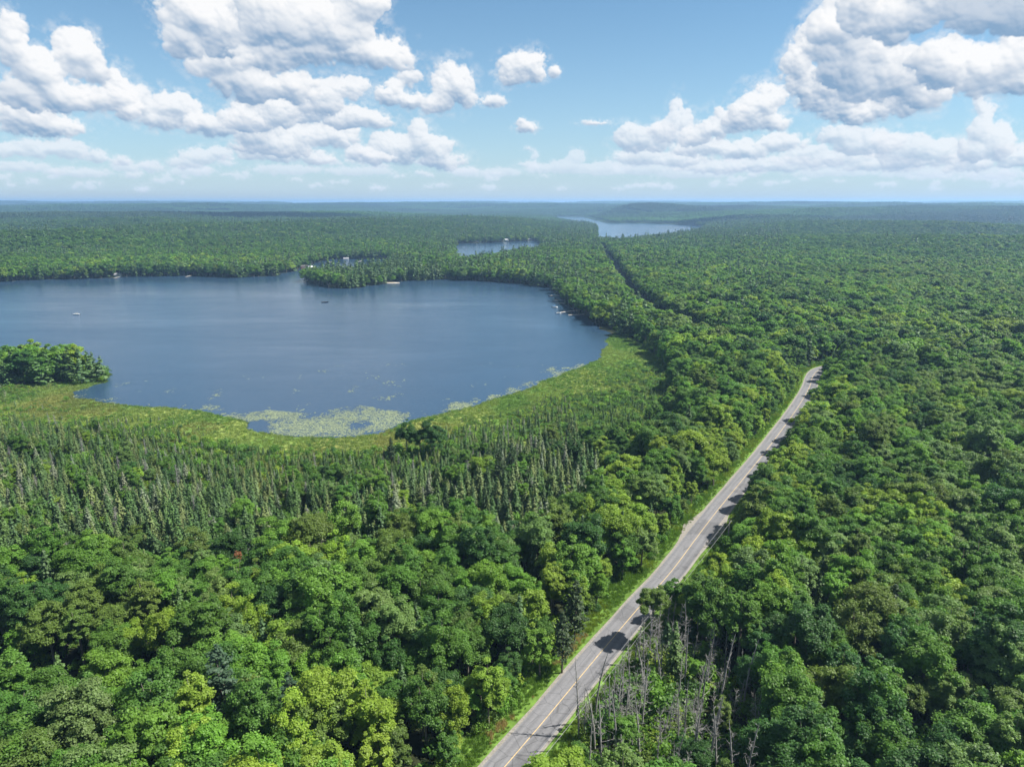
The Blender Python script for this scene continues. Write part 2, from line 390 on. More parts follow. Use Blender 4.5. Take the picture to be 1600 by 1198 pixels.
M_LEAF = leaf_material('broadleaf_foliage')
M_NEEDLE = leaf_material('conifer_needles', transl=.12, rough=.6)
M_BARK = principled('bark', (.16, .14, .115), .9, .4, 1.5)
M_PALE = principled('bare_grey_wood', (.215, .21, .20), .85, .3, 2)
M_BARKDK = principled('conifer_bark', (.10, .08, .065), .9, .4, 1.5)

def mesh_obj(name, V, Fc, mats=None, parent=None, link=True):
    me = bpy.data.meshes.new(name); V = np.asarray(V, np.float32)
    me.from_pydata([tuple(v) for v in V], [], Fc) if not isinstance(Fc, np.ndarray) else fast_mesh(me, V, Fc)
    me.update()
    for m in (mats if isinstance(mats, (list, tuple)) else [mats]):
        if m: me.materials.append(m)
    o = bpy.data.objects.new(name, me)
    if link: COL.objects.link(o)
    if parent: o.parent = parent
    return o
def fast_mesh(me, V, Q):
    n, k = Q.shape
    me.vertices.add(len(V)); me.vertices.foreach_set('co', V.ravel())
    me.loops.add(n * k); me.loops.foreach_set('vertex_index', Q.astype(np.int32).ravel())
    me.polygons.add(n); me.polygons.foreach_set('loop_start', (np.arange(n) * k).astype(np.int32))
    me.update(calc_edges=True)
def tag(o, label=None, cat=None, group=None, kind=None):
    if label: o['label'] = label
    if cat: o['category'] = cat
    if group: o['group'] = group
    if kind: o['kind'] = kind
    return o

# ------------------------------------------------------------------ ground sheet
azs = np.concatenate([np.arange(-180, -50, 5), np.arange(-50, 50, .25), np.arange(50, 180, 5)])
rs = [20.]
while rs[-1] < 4000: rs.append(rs[-1] * 1.0125)
while rs[-1] < 40000: rs.append(rs[-1] * 1.03)
rs = np.array(rs)
A_, R_ = np.meshgrid(np.radians(azs), rs)
gx, gy = (R_ * np.sin(A_)).ravel(), (R_ * np.cos(A_)).ravel()
gz, gsd, grd = land(gx, gy)
nA, nR = len(azs), len(rs)
ii, jj = np.meshgrid(np.arange(nR - 1), np.arange(nA), indexing='ij')
q = np.stack([ii * nA + jj, ii * nA + (jj + 1) % nA, (ii + 1) * nA + (jj + 1) % nA, (ii + 1) * nA + jj], -1).reshape(-1, 4)[:, ::-1]
V = np.stack([gx, gy, gz], 1); V = np.vstack([V, [[0, 0, 1.5]]]); c0 = len(V) - 1
ground = mesh_obj('ground', V, np.ascontiguousarray(q)); tag(ground, kind='structure')
# what covers the ground: leaf litter, bog, lake bed, distant canopy
gr = np.hypot(gx, gy)
inb = inside(gx, gy, BOG) | ((gsd > 0) & (gsd < 14) & (gy < 700) & inside(gx, gy, SPRUCE_BOG)); ins = inside(gx, gy, SPRUCE_BOG)
bogm = np.where(inb | ((gsd < 30) & (gsd > -3) & ins), 1., np.where(ins, .55, 0.))
n1 = fbm(gx / 18 + 5, gy / 30 + 5, 4)[:, None]; n2 = fbm(gx / 40 + 25, gy / 60 + 15, 4)[:, None]
bogc = np.array([.080, .145, .028]) * (1 - smooth(n1, .4, .62)) + np.array([.15, .185, .045]) * smooth(n1, .4, .62)
k = smooth(n2, .5, .68) * .35 * (gx < -20 + 0 * gx)[:, None]; bogc = bogc * (1 - k) + np.array([.18, .145, .045]) * k
lit = np.array([.024, .030, .012]) + 0 * n1
farc = np.array([.028, .062, .024]) * (.75 + .5 * n2)
c = lit * (1 - bogm[:, None]) + bogc * bogm[:, None]
k = smooth(gr, 2500, 4500)[:, None]; c = c * (1 - k) + farc * k
verge = ((grd > 3.2) & (grd < 11))[:, None]; c = np.where(verge, np.array([.085, .15, .026]), c)
c = np.where(((gsd < 10) & (bogm < .5))[:, None], np.array([.014, .020, .009]), c); c = np.where((gsd < .5)[:, None], np.array([.03, .03, .018]), c)
c = np.vstack([c, [[.03, .03, .02]]])
at = ground.data.attributes.new('cover', 'FLOAT_COLOR', 'POINT'); at.data.foreach_set('color', np.hstack([c, np.ones((len(c), 1))]).astype(np.float32).ravel())
m, nt, N, L = mat('ground_cover'); o = N('ShaderNodeOutputMaterial'); p = N('ShaderNodeBsdfPrincipled'); p.inputs['Roughness'].default_value = .95; p.inputs['Specular IOR Level'].default_value = .1
a = N('ShaderNodeAttribute'); a.attribute_name = 'cover'; t = N('ShaderNodeNewGeometry')
n = N('ShaderNodeTexNoise'); n.inputs['Scale'].default_value = .5; n.inputs['Detail'].default_value = 6; L(t.outputs['Position'], n.inputs['Vector'])
n_ = N('ShaderNodeTexNoise'); n_.inputs['Scale'].default_value = .012; n_.inputs['Detail'].default_value = 6; L(t.outputs['Position'], n_.inputs['Vector'])
mr = N('ShaderNodeMapRange'); mr.inputs[1].default_value = .3; mr.inputs[2].default_value = .7; mr.inputs[3].default_value = .6; mr.inputs[4].default_value = 1.4; L(n.outputs[0], mr.inputs[0])
mr2 = N('ShaderNodeMapRange'); mr2.inputs[1].default_value = .35; mr2.inputs[2].default_value = .65; mr2.inputs[3].default_value = .75; mr2.inputs[4].default_value = 1.25; L(n_.outputs[0], mr2.inputs[0])
mm = N('ShaderNodeMath'); mm.operation = 'MULTIPLY'; L(mr.outputs[0], mm.inputs[0]); L(mr2.outputs[0], mm.inputs[1])
v = N('ShaderNodeVectorMath'); v.operation = 'SCALE'; L(a.outputs['Color'], v.inputs[0]); L(mm.outputs[0], v.inputs['Scale']); L(v.outputs[0], p.inputs['Base Color'])
b = N('ShaderNodeBump'); b.inputs['Strength'].default_value = .5; b.inputs['Distance'].default_value = .4; L(n.outputs[0], b.inputs['Height']); L(b.outputs[0], p.inputs['Normal']); L(p.outputs[0], o.inputs[0])
ground.data.materials.append(m)

# ------------------------------------------------------------------ water
m, nt, N, L = mat('lake_water'); o = N('ShaderNodeOutputMaterial'); p = N('ShaderNodeBsdfPrincipled'); L(p.outputs[0], o.inputs[0])
p.inputs['IOR'].default_value = 1.33; p.inputs['Base Color'].default_value = (.021, .047, .084, 1)
t = N('ShaderNodeNewGeometry'); mp = N('ShaderNodeMapping'); mp.inputs['Scale'].default_value = (.55, .9, 1); L(t.outputs['Position'], mp.inputs[0])
n = N('ShaderNodeTexNoise'); n.inputs['Scale'].default_value = 1.0; n.inputs['Detail'].default_value = 4; n.inputs['Roughness'].default_value = .6; L(mp.outputs[0], n.inputs['Vector'])
mp2 = N('ShaderNodeMapping'); mp2.inputs['Scale'].default_value = (.0035, .012, 1); mp2.inputs['Rotation'].default_value = (0, 0, .25); L(t.outputs['Position'], mp2.inputs[0])
n2_ = N('ShaderNodeTexNoise'); n2_.inputs['Scale'].default_value = 1; n2_.inputs['Detail'].default_value = 5; n2_.inputs['Roughness'].default_value = .55; n2_.inputs['Distortion'].default_value = .6; L(mp2.outputs[0], n2_.inputs['Vector'])
mp3 = N('ShaderNodeMapping'); mp3.inputs['Scale'].default_value = (.018, .085, 1); mp3.inputs['Rotation'].default_value = (0, 0, .18); L(t.outputs['Position'], mp3.inputs[0])
n3_ = N('ShaderNodeTexNoise'); n3_.inputs['Scale'].default_value = 1; n3_.inputs['Detail'].default_value = 6; n3_.inputs['Roughness'].default_value = .65; L(mp3.outputs[0], n3_.inputs['Vector'])
mixn = N('ShaderNodeMath'); mixn.operation = 'MULTIPLY_ADD'; mixn.inputs[1].default_value = .45; mx_ = N('ShaderNodeMath'); mx_.operation = 'MULTIPLY'; mx_.inputs[1].default_value = .55
L(n3_.outputs[0], mixn.inputs[0]); L(n2_.outputs[0], mx_.inputs[0]); L(mx_.outputs[0], mixn.inputs[2]); n2_ = mixn
mr = N('ShaderNodeMapRange'); mr.inputs[1].default_value = .35; mr.inputs[2].default_value = .65; mr.inputs[3].default_value = .30; mr.inputs[4].default_value = .75; L(n2_.outputs[0], mr.inputs[0])
b = N('ShaderNodeBump'); b.inputs['Distance'].default_value = .35; L(mr.outputs[0], b.inputs['Strength']); L(n.outputs[0], b.inputs['Height']); L(b.outputs[0], p.inputs['Normal'])
mr = N('ShaderNodeMapRange'); mr.inputs[1].default_value = .35; mr.inputs[2].default_value = .65; mr.inputs[3].default_value = .05; mr.inputs[4].default_value = .22; L(n2_.outputs[0], mr.inputs[0]); L(mr.outputs[0], p.inputs['Roughness'])
M_WATER = m
for name, P in (('lake', MAIN_LAKE), ('narrow_lake', NARROW_LAKE), ('far_lake', FAR_LAKE)):
    x0, y0 = P.min(0) - 40; x1, y1 = P.max(0) + 40
    w = mesh_obj(name, [(x0, y0, 0), (x1, y0, 0), (x1, y1, 0), (x0, y1, 0)], [(0, 1, 2, 3)], M_WATER); tag(w, kind='structure')

# ------------------------------------------------------------------ road
def ribbon(line, offs, z):
    d = np.gradient(line, axis=0); d /= np.hypot(d[:, 0], d[:, 1])[:, None]; nrm = np.stack([d[:, 1], -d[:, 0]], 1)   # to the right
    V = []; k = len(offs)
    for i in range(len(line)):
        for o_ in offs:
            oo = o_[i] if hasattr(o_, '__len__') else o_
            V.append((line[i, 0] + nrm[i, 0] * oo, line[i, 1] + nrm[i, 1] * oo, z))
    Fc = [(i * k + j, i * k + j + 1, (i + 1) * k + j + 1, (i + 1) * k + j) for i in range(len(line) - 1) for j in range(k - 1)]
    return V, Fc
RW = 3.45
cum = np.concatenate([[0], np.cumsum(np.hypot(*np.diff(ROAD, axis=0).T))])
m, nt, N, L = mat('worn_asphalt'); o = N('ShaderNodeOutputMaterial'); p = N('ShaderNodeBsdfPrincipled'); p.inputs['Roughness'].default_value = .85; p.inputs['Specular IOR Level'].default_value = .3
uv = N('ShaderNodeUVMap'); uv.uv_map = 'across_along'
sx = N('ShaderNodeSeparateXYZ'); L(uv.outputs[0], sx.inputs[0])
rp = N('ShaderNodeValToRGB'); L(sx.outputs[0], rp.inputs[0]); cr = rp.color_ramp
pal = [(0, .142), (.08, .118), (.2, .144), (.32, .124), (.46, .144), (.54, .138), (.64, .108), (.76, .134), (.9, .104), (1, .127)]
cr.elements[0].position, cr.elements[1].position = 0, 1
for i, (x, g_) in enumerate(pal):
    e = cr.elements[0] if i == 0 else cr.elements[-1] if i == len(pal) - 1 else cr.elements.new(x)
    e.color = (g_, g_ * 1.0, g_ * 1.05, 1)
gn_ = N('ShaderNodeNewGeometry')
n = N('ShaderNodeTexNoise'); n.inputs['Scale'].default_value = 2.2; n.inputs['Detail'].default_value = 8; n.inputs['Roughness'].default_value = .7; L(gn_.outputs['Position'], n.inputs['Vector'])
mpp = N('ShaderNodeMapping'); mpp.inputs['Scale'].default_value = (9, .06, 1); L(uv.outputs[0], mpp.inputs[0])
nn = N('ShaderNodeTexNoise'); nn.inputs['Scale'].default_value = 1; nn.inputs['Detail'].default_value = 6; L(mpp.outputs[0], nn.inputs['Vector'])
ad = N('ShaderNodeMath'); ad.operation = 'ADD'; L(n.outputs[0], ad.inputs[0]); L(nn.outputs[0], ad.inputs[1])
mr = N('ShaderNodeMapRange'); mr.inputs[1].default_value = .7; mr.inputs[2].default_value = 1.3; mr.inputs[3].default_value = .78; mr.inputs[4].default_value = 1.2; L(ad.outputs[0], mr.inputs[0])
v = N('ShaderNodeVectorMath'); v.operation = 'SCALE'; L(rp.outputs[0], v.inputs[0]); L(mr.outputs[0], v.inputs['Scale']); vo = N('ShaderNodeTexVoronoi'); vo.feature = 'DISTANCE_TO_EDGE'; vo.inputs['Scale'].default_value = .22; L(gn_.outputs['Position'], vo.inputs['Vector'])
ck = N('ShaderNodeMapRange'); ck.inputs[1].default_value = 0; ck.inputs[2].default_value = .022; ck.inputs[3].default_value = .62; ck.inputs[4].default_value = 1; L(vo.outputs['Distance'], ck.inputs[0])
np_ = N('ShaderNodeTexNoise'); np_.inputs['Scale'].default_value = .09; np_.inputs['Detail'].default_value = 2; L(gn_.outputs['Position'], np_.inputs['Vector'])
pk = N('ShaderNodeMapRange'); pk.inputs[1].default_value = .60; pk.inputs[2].default_value = .615; pk.inputs[3].default_value = 1; pk.inputs[4].default_value = .80; L(np_.outputs[0], pk.inputs[0])
m3 = N('ShaderNodeMath'); m3.operation = 'MULTIPLY'; L(ck.outputs[0], m3.inputs[0]); L(pk.outputs[0], m3.inputs[1])
v3 = N('ShaderNodeVectorMath'); v3.operation = 'SCALE'; L(v.outputs[0], v3.inputs[0]); L(m3.outputs[0], v3.inputs['Scale'])
L(v3.outputs[0], p.inputs['Base Color']); L(p.outputs[0], o.inputs[0])
V, Fc = ribbon(ROAD, [-RW, -RW / 2, 0, RW / 2, RW], ROAD_Z + .02)
road = mesh_obj('road', V, Fc, m); tag(road, kind='structure')
ul = road.data.uv_layers.new(name='across_along')
for lp in road.data.loops:
    i = lp.vertex_index; ul.data[lp.index].uv = ((i % 5) / 4, cum[i // 5])
M_PAINT = principled('faded_yellow_paint', (.40, .29, .14), .7, .3, 2)
M_GRAVEL = principled('gravel', (.18, .166, .145), .95, .28, 3, bump=.4)
V, Fc = ribbon(ROAD, [-.085, .085], ROAD_Z + .026); mesh_obj('centre_line', V, Fc, M_PAINT, road)
wl = .45 + .5 * fbm(cum / 9, cum * 0 + 3, 4); wr = .35 + .5 * fbm(cum / 9, cum * 0 + 43, 4)
# gravel lay-bys either side, where the photo shows the shoulder widening
def near_px(u, v): 
    gpt = ground_at(u, v, 2.5); return cum[np.argmin(np.hypot(*(ROAD - gpt).T))]
s1, s2 = near_px(1095, 828), near_px(1122, 838)
wl = wl + 2.2 * np.exp(-((cum - s1) / 7) ** 2); wr = wr + 2.6 * np.exp(-((cum - s2) / 9) ** 2)
V, Fc = ribbon(ROAD, [-RW - wl, -RW + .05], ROAD_Z + .012); s_ = mesh_obj('road_shoulder', V, Fc, M_GRAVEL); tag(s_, kind='structure')
V, Fc = ribbon(ROAD, [RW - .05, RW + wr], ROAD_Z + .012); s_ = mesh_obj('road_shoulder', V, Fc, M_GRAVEL); tag(s_, kind='structure')

# ------------------------------------------------------------------ where people have built: (u, v of the foot in the photo)
def spot(u, v, z=.5): return ground_at(u, v, z)
COTTAGES = [  # u, v, turn (deg), wall colour, roof colour, length, label
    (475, 419, 25, 'red', 'dark', 10, 'red-brown cottage by the water at the mouth of the channel, farther from the headland'),
    (487, 420, 10, 'white', 'pale', 8, 'small white boathouse standing at the water at the mouth of the channel'),
    (668, 424, -15, 'white', 'grey', 15, 'long white cottage with grey roof in a clearing on the neck of land between lakes'),
    (690, 424, 20, 'cream', 'pale', 9, 'low cream cottage with pale roof beside the long white cottage'),
    (541, 406.5, 15, 'white', 'grey', 9, 'white cottage on the far bank of the channel'),
    (790, 377, -10, 'white', 'pale', 15, 'brightest white cottage on the far shore of the narrow lake'),
    (748, 378.5, 10, 'white', 'grey', 12, 'grey-roofed white cottage on the far shore of the narrow lake, towards its left end'),
    (828, 376, 20, 'cream', 'grey', 12, 'cream cottage at the right end of the narrow lake'),
    (185, 432, 0, 'cream', 'grey', 9, 'cream cottage with a lawn on the far shore of the big lake'),
]
PLACE_CLEAR = []
for u, v, *_ in COTTAGES:
    x, y = spot(u, v); k = math.hypot(x, y)
    for t in range(0, 4): PLACE_CLEAR.append((x * (1 - t * 9 / k), y * (1 - t * 9 / k), 8.5))
for u, v in ((183, 433), (612, 441.5), (298, 431)): PLACE_CLEAR.append((*spot(u, v), 10))

# ------------------------------------------------------------------ plant shapes
def rnd_dirs(n, rs):
    v = rs.normal(size=(n, 3)); return v / np.linalg.norm(v, axis=1)[:, None]
def cards(C, Nn, size, rs, stretch=1.0):
    """one small four-cornered leaf face per centre C with normal near Nn"""
    n = len(C)
    Nn = Nn / np.maximum(np.linalg.norm(Nn, axis=1), 1e-6)[:, None]
    r = rs.normal(size=(n, 3)); t = np.cross(Nn, r); t /= np.maximum(np.linalg.norm(t, axis=1), 1e-6)[:, None]
    b = np.cross(Nn, t); s = np.asarray(size).reshape(-1, 1) * np.ones((n, 1))
    f = rs.uniform(.65, 1.25, (4, n, 1)); bend = Nn * s * rs.uniform(-.25, .05, (n, 1))
    P = np.stack([C + t * s * f[0] * stretch + bend, C + b * s * f[1], C - t * s * f[2] * stretch + bend, C - b * s * f[3]], 1)
    return P.reshape(-1, 3)
def quads(n, off=0): return (np.arange(n * 4).reshape(-1, 4) + off)
def tube(P, R, k=5):
    """tapering stem through points P"""
    P = np.array(P, float); V = []; Fc = []
    for i, p in enumerate(P):
        d = P[min(i + 1, len(P) - 1)] - P[max(i - 1, 0)]; d /= max(np.linalg.norm(d), 1e-6)
        u = np.cross(d, (0, 0, 1) if abs(d[2]) < .9 else (1, 0, 0)); u /= np.linalg.norm(u); w = np.cross(d, u)
        for j in range(k):
            a = 2 * math.pi * j / k; V.append(p + (u * math.cos(a) + w * math.sin(a)) * R[i])
    for i in range(len(P) - 1):
        for j in range(k):
            Fc.append((i * k + j, i * k + (j + 1) % k, (i + 1) * k + (j + 1) % k, (i + 1) * k + j))
    return np.array(V), np.array(Fc)
def join(parts):
    V = []; Q = []; o = 0
    for v, f in parts: V.append(v); Q.append(np.asarray(f) + o); o += len(v)
    return np.vstack(V), np.vstack(Q)
class Plant:
    """leaf geometry and wood geometry of one plant, trunk foot at the origin"""
    def __init__(s, leafV, wood, height): s.leaf = leafV; s.wood = wood; s.height = height
def broadleaf(seed, H=17., R=4.6, base=.35, clumps=34, per=170, leaf=.36, flat=1.0, limbs=True, droop=0., airy=.15, lod=0, crad=(.50, 1.35)):
    rs = np.random.RandomState(seed); zc = H * (base + (1 - base) * .42); rz = H - zc
    lean = rs.normal(size=2) * .5; C = []
    # lumps: a few main limbs, each a lobe of its own, so that no two crowns share an outline
    nl = rs.randint(5, 9); lob = []
    for i in range(nl):
        a = 2 * math.pi * (i + rs.uniform(-.3, .3)) / nl; rr = R * rs.uniform(.30, .62)
        lob.append((math.cos(a) * rr, math.sin(a) * rr, rs.uniform(-.35, .35) * rz * .8, R * rs.uniform(.36, .60), rz * rs.uniform(.38, .75)))
    lob.append((0, 0, rz * .28, R * .6, rz * .72))
    for i in range(clumps):
        L_ = lob[i % len(lob)]; d = rnd_dirs(1, rs)[0]; d[2] = abs(d[2]) * 1.1 - .38; d /= np.linalg.norm(d)
        f = rs.uniform(.62, 1.10)
        C.append((L_[0] + d[0] * L_[3] * f + lean[0], L_[1] + d[1] * L_[3] * f + lean[1], zc + L_[2] + d[2] * L_[4] * f * flat, rs.uniform(*crad) * R / 4.2, d[0], d[1], d[2]))
    C = np.array(C); parts = []
    for c in C:
        n = int(per * rs.uniform(.7, 1.25) * (c[3] * 4.2 / R) ** 1.5)
        d = rnd_dirs(int(n * 1.7), rs); out = c[4:7] * .7 + np.array([0, 0, .55]); d = d[(d @ out) > -.25][:n]
        rad = c[3] * np.where(rs.rand(len(d), 1) < .12 + .3 * airy, rs.uniform(1.0, 1.45 + .5 * airy, (len(d), 1)), rs.uniform(.6, 1.1, (len(d), 1))); p = c[:3] + d * rad * np.array([1.1, 1.1, .82])
        p[:, 2] -= droop * rs.uniform(0, 1, len(d)) * c[3]
        nn = d * .55 + np.array([0, 0, .62]) + rs.normal(size=d.shape) * .42
        parts.append(cards(p, nn, leaf * rs.uniform(.6, 1.3, len(p)), rs))
    leafV = np.vstack(parts)
    top = zc + rz * .45
    wd = [tube([(0, 0, -.4), (lean[0] * .2, lean[1] * .2, H * .25), (lean[0] * .6, lean[1] * .6, zc * .9), (lean[0], lean[1], top)], [H * .017, H * .013, H * .010, .04], 6)]
    if limbs:
        for i in rs.permutation(len(C))[:11]:
            c = C[i]; h0 = max(H * .28, min(c[2] - 1.5, zc) - rs.uniform(.5, 2.5)); s0 = np.array([lean[0] * .5, lean[1] * .5, h0])
            mid = s0 * .45 + c[:3] * .55 + np.array([0, 0, -.5]); wd.append(tube([s0, mid, c[:3]], [H * .006, H * .004, .03], 4))
    return Plant(leafV, join(wd), H)
def spruce(seed, H=13., R=1.7, base=.12, step=.42, per=8, size=.30, ragged=.25, lod=0):
    rs = np.random.RandomState(seed); parts = []; z = H * base
    bulge = rs.uniform(.8, 1.2)
    while z < H - .15:
        t = (z - H * base) / (H * (1 - base)); r = R * (1 - t) ** .8 * (1 - .35 * (1 - t) ** 6) * rs.uniform(1 - ragged, 1 + ragged) + .10
        nb = max(3, int(per * (.45 + .55 * (1 - t)) * rs.uniform(.7, 1.15)))
        for i in range(nb):
            a = rs.uniform(0, 2 * math.pi); L_ = r * rs.uniform(.65, 1.12); d = np.array([math.cos(a), math.sin(a), 0])
            k = max(1, int(L_ / (size * 1.15) + .5)); tt = (np.arange(k) + .6) / k
            p = d * (L_ * tt)[:, None]; p[:, 2] = z - (.40 * L_ * tt ** 1.3) + rs.uniform(-.08, .08, k) + .12 * L_ * (tt > .8)
            nn = np.tile(d * .62 + np.array([0, 0, .70]), (k, 1)) + rs.normal(size=(k, 3)) * .3
            parts.append(cards(p, nn, size * rs.uniform(.7, 1.25, k) * (1 - .25 * tt), rs, 1.15))
        z += step * (.55 + .6 * (1 - t)) * rs.uniform(.8, 1.2)
    parts.append(cards(np.array([[0, 0, H - .2], [0, 0, H + .05], [0, 0, H + .25]]), np.array([[1., 0, .2], [0, 1., .2], [1, 1, 0.]]), np.array([.16, .12, .10]), rs))
    return Plant(np.vstack(parts), join([tube([(0, 0, -.3), (0, 0, H * .5), (0, 0, H)], [H * .0105, H * .007, .02], 5)]), H)
def pine(seed, H=21., R=4.2, base=.3, tiers=15, per=95, size=.30):
    """white pine: flat tiers of upswept sprays with gaps between"""
    rs = np.random.RandomState(seed); parts = []; wd = [tube([(0, 0, -.4), (.1, 0, H * .5), (.25, .1, H)], [H * .015, H * .010, .03], 6)]
    for i in range(tiers):
        t = i / (tiers - 1); z0 = H * (base + (1 - base) * t * .97); rr = R * (1 - t) ** .62 * (.75 + .35 * rs.rand()) + .45
        nb = rs.randint(4, 7); a0 = rs.uniform(0, 6.28)
        for b in range(nb):
            a = a0 + 2 * math.pi * (b + rs.uniform(-.35, .35)) / nb; Lb = rr * rs.uniform(.5, 1.15); d = np.array([math.cos(a), math.sin(a), 0])
            tip = d * Lb + np.array([0, 0, z0 + Lb * .16]); wd.append(tube([(0.1 * t, 0, z0 - .25), d * Lb * .55 + np.array([0, 0, z0]), tip], [.07 * (1.2 - t), .045, .02], 3))
            n = int(per * (Lb / R + .12) * rs.uniform(.7, 1.2) * .33); u = rs.uniform(.18, 1.02, n) ** .75; side = np.array([-d[1], d[0], 0])
            w_ = rs.normal(size=n) * .30 * Lb * .5 * (1.15 - .4 * u)
            p = d * (Lb * u)[:, None] + side * w_[:, None]; p[:, 2] = z0 + Lb * .16 * u + rs.normal(size=n) * .14 + .12
            nn = d * .25 + np.array([0, 0, .9]) + rs.normal(size=(n, 3)) * .38
            parts.append(cards(p, nn, size * rs.uniform(.7, 1.3, n), rs, 1.25))
    return Plant(np.vstack(parts), join(wd), H)
def dead(seed, H=13., spread=2.4, branches=26, twigs=5, up=.7, leaned=0.):
    """bare grey tree: trunk, branches, twigs"""
    rs = np.random.RandomState(seed); lean = np.array([*rs.normal(size=2) * .04 * H * (1 + leaned), 0])
    tr = lambda t: np.array([0, 0, H * t]) + lean * t * t
    trunk = tube([tr(t) if t > 0 else np.array([0, 0, -.4]) for t in (0, .3, .6, .85, 1)], [H * .014, H * .0115, H * .0085, H * .005, .03], 5); wd = []
    for i in range(branches):
        t = rs.uniform(.22, .97); a = rs.uniform(0, 6.28); L_ = spread * (1.12 - t) ** .6 * rs.uniform(.45, 1.15)
        d = np.array([math.cos(a), math.sin(a), up * rs.uniform(.4, 1.4)]); d /= np.linalg.norm(d); s0 = tr(t)
        mid = s0 + d * L_ * .5 + rs.normal(size=3) * .08 * L_; tip = s0 + d * L_ + np.array([0, 0, .10 * L_]) + rs.normal(size=3) * .10 * L_
        wd.append(tube([s0, mid, tip], [.055 * H / 13 * (1.25 - t), .035 * H / 13, .012], 3))
        for k in range(twigs):
            f = rs.uniform(.3, 1); q_ = s0 * (1 - f) + tip * f; e = q_ + (d * .6 + rs.normal(size=3) * .55) * L_ * rs.uniform(.18, .42)
            wd.append(tube([q_, e], [.022, .008], 3))
    p = Plant(None, join(wd), H); p.trunk = trunk; return p

# mesh data shared by every plant of a shape; nearest shapes have crown and trunk apart, farther ones joined
def leaf_mesh(name, V, material):
    me = bpy.data.meshes.new(name); fast_mesh(me, V.astype(np.float32), quads(len(V) // 4)); me.materials.append(material); return me
def wood_mesh(name, W_, material):
    me = bpy.data.meshes.new(name); fast_mesh(me, W_[0].astype(np.float32), W_[1]); me.materials.append(material); return me
def joined_mesh(name, pl, lm, wm):
    me = bpy.data.meshes.new(name)
    if pl.leaf is None: return wood_mesh(name, pl.wood, wm)
    n = len(pl.leaf) // 4; V_, Q_ = join([(pl.leaf, quads(n)), pl.wood]); fast_mesh(me, V_.astype(np.float32), Q_)
    me.materials.append(lm); me.materials.append(wm)
    mi = np.zeros(len(Q_), np.int32); mi[n:] = 1; me.polygons.foreach_set('material_index', mi); return me
BROAD = [dict(H=17, R=4.7), dict(H=18, R=5.2, base=.3), dict(H=16, R=4.2, base=.28), dict(H=19, R=4.4, base=.38), dict(H=15, R=5.0, base=.3, flat=.85), dict(H=18, R=3.6, base=.35, clumps=32), dict(H=16.5, R=5.6, base=.4, clumps=46, flat=.9), dict(H=14, R=3.4, base=.22, clumps=28), dict(H=20, R=4.0, base=.3, clumps=44, airy=.5), dict(H=16, R=5.2, base=.26, clumps=48, airy=.25), dict(H=17.5, R=4.4, base=.24, clumps=36, airy=.8), dict(H=15, R=4.6, base=.3, flat=1.1, airy=.3)]
SPRU = [dict(H=11.5, R=2.5), dict(H=13, R=2.2, ragged=.35), dict(H=10.5, R=2.8), dict(H=13.5, R=2.5, step=.45, ragged=.4), dict(H=10, R=1.9)]
near_broad = [broadleaf(100 + i, clumps=int(kw.pop('clumps', 40) * 2.3), per=560, leaf=.165, crad=(.38, .92), **kw) for i, kw in enumerate([dict(b) for b in BROAD])]
mid_broad = [broadleaf(100 + i, clumps=kw.pop('clumps', 36), per=150, leaf=.38, limbs=False, **kw) for i, kw in enumerate([dict(b) for b in BROAD])]
far_broad = [broadleaf(100 + i, clumps=kw.pop('clumps', 28), per=55, leaf=.66, limbs=False, **kw) for i, kw in enumerate([dict(b) for b in BROAD])]
near_spruce = [spruce(200 + i, **{**dict(per=19, size=.25, step=.33), **kw}) for i, kw in enumerate(SPRU)]
mid_spruce = [spruce(200 + i, **{**kw, 'step': .85, 'per': 6, 'size': .55}) for i, kw in enumerate(SPRU)]
pines = [pine(300, 22, 4.6), pine(301, 19, 4.2, .22), pine(302, 17, 4.4, .15, 14), pine(303, 24, 5.0, .35, 17)]
deads = [dead(400, 13, 2.2), dead(401, 15, 1.8, 22, 5, 1.0), dead(402, 11, 2.6, 30), dead(403, 14, 1.5, 18, 4, 1.2, 1.5), dead(404, 9, 2.0, 26, 6)]
dead_spruces = [dead(410, 12, 1.7, 120, 5, -.15), dead(411, 10, 1.4, 100, 5, -.1), dead(412, 13, 1.6, 130, 5, -.2)]

# ------------------------------------------------------------------ what grows where
AZ_LIM = math.radians(45)
def lattice(r0, r1, step, jit=.42):
    xs = np.arange(-r1 * math.sin(AZ_LIM), r1 * math.sin(AZ_LIM), step); ys = np.arange(r0 * math.cos(AZ_LIM) * .6, r1, step * .866)
    X, Y = np.meshgrid(xs, ys); X = X + (np.arange(len(ys)) % 2)[:, None] * step * .5
    X = X + RNG.uniform(-jit, jit, X.shape) * step; Y = Y + RNG.uniform(-jit, jit, Y.shape) * step
    x, y = X.ravel(), Y.ravel(); r = np.hypot(x, y); k = (r >= r0) & (r < r1) & (np.abs(np.arctan2(x, y)) < AZ_LIM)
    return x[k], y[k]
bx, by, bs, blod = [], [], [], []
for r0, r1, step, s in ((60, 420, 6.1, 1.0), (420, 1500, 6.5, 1.06), (1500, 3300, 8.8, 1.22)):
    x, y = lattice(r0, r1, step); bx.append(x); by.append(y); bs.append(np.full(len(x), s))
bx, by, bs = map(np.concatenate, (bx, by, bs))
bz, bsd, brd = land(bx, by); br = np.hypot(bx, by)
in_bog, in_spr, in_pen, in_snag = (inside(bx, by, P) for P in (BOG, SPRUCE_BOG, PENINSULA, SNAG_PATCH))
U = RNG.rand(len(bx)); U2 = RNG.rand(len(bx))
grove = fbm(bx / 70 + 3, by / 70 + 8, 3)
lake_side = np.interp(by, ROAD[ROAD[:, 1] < 420][:, 1], ROAD[ROAD[:, 1] < 420][:, 0]) > bx
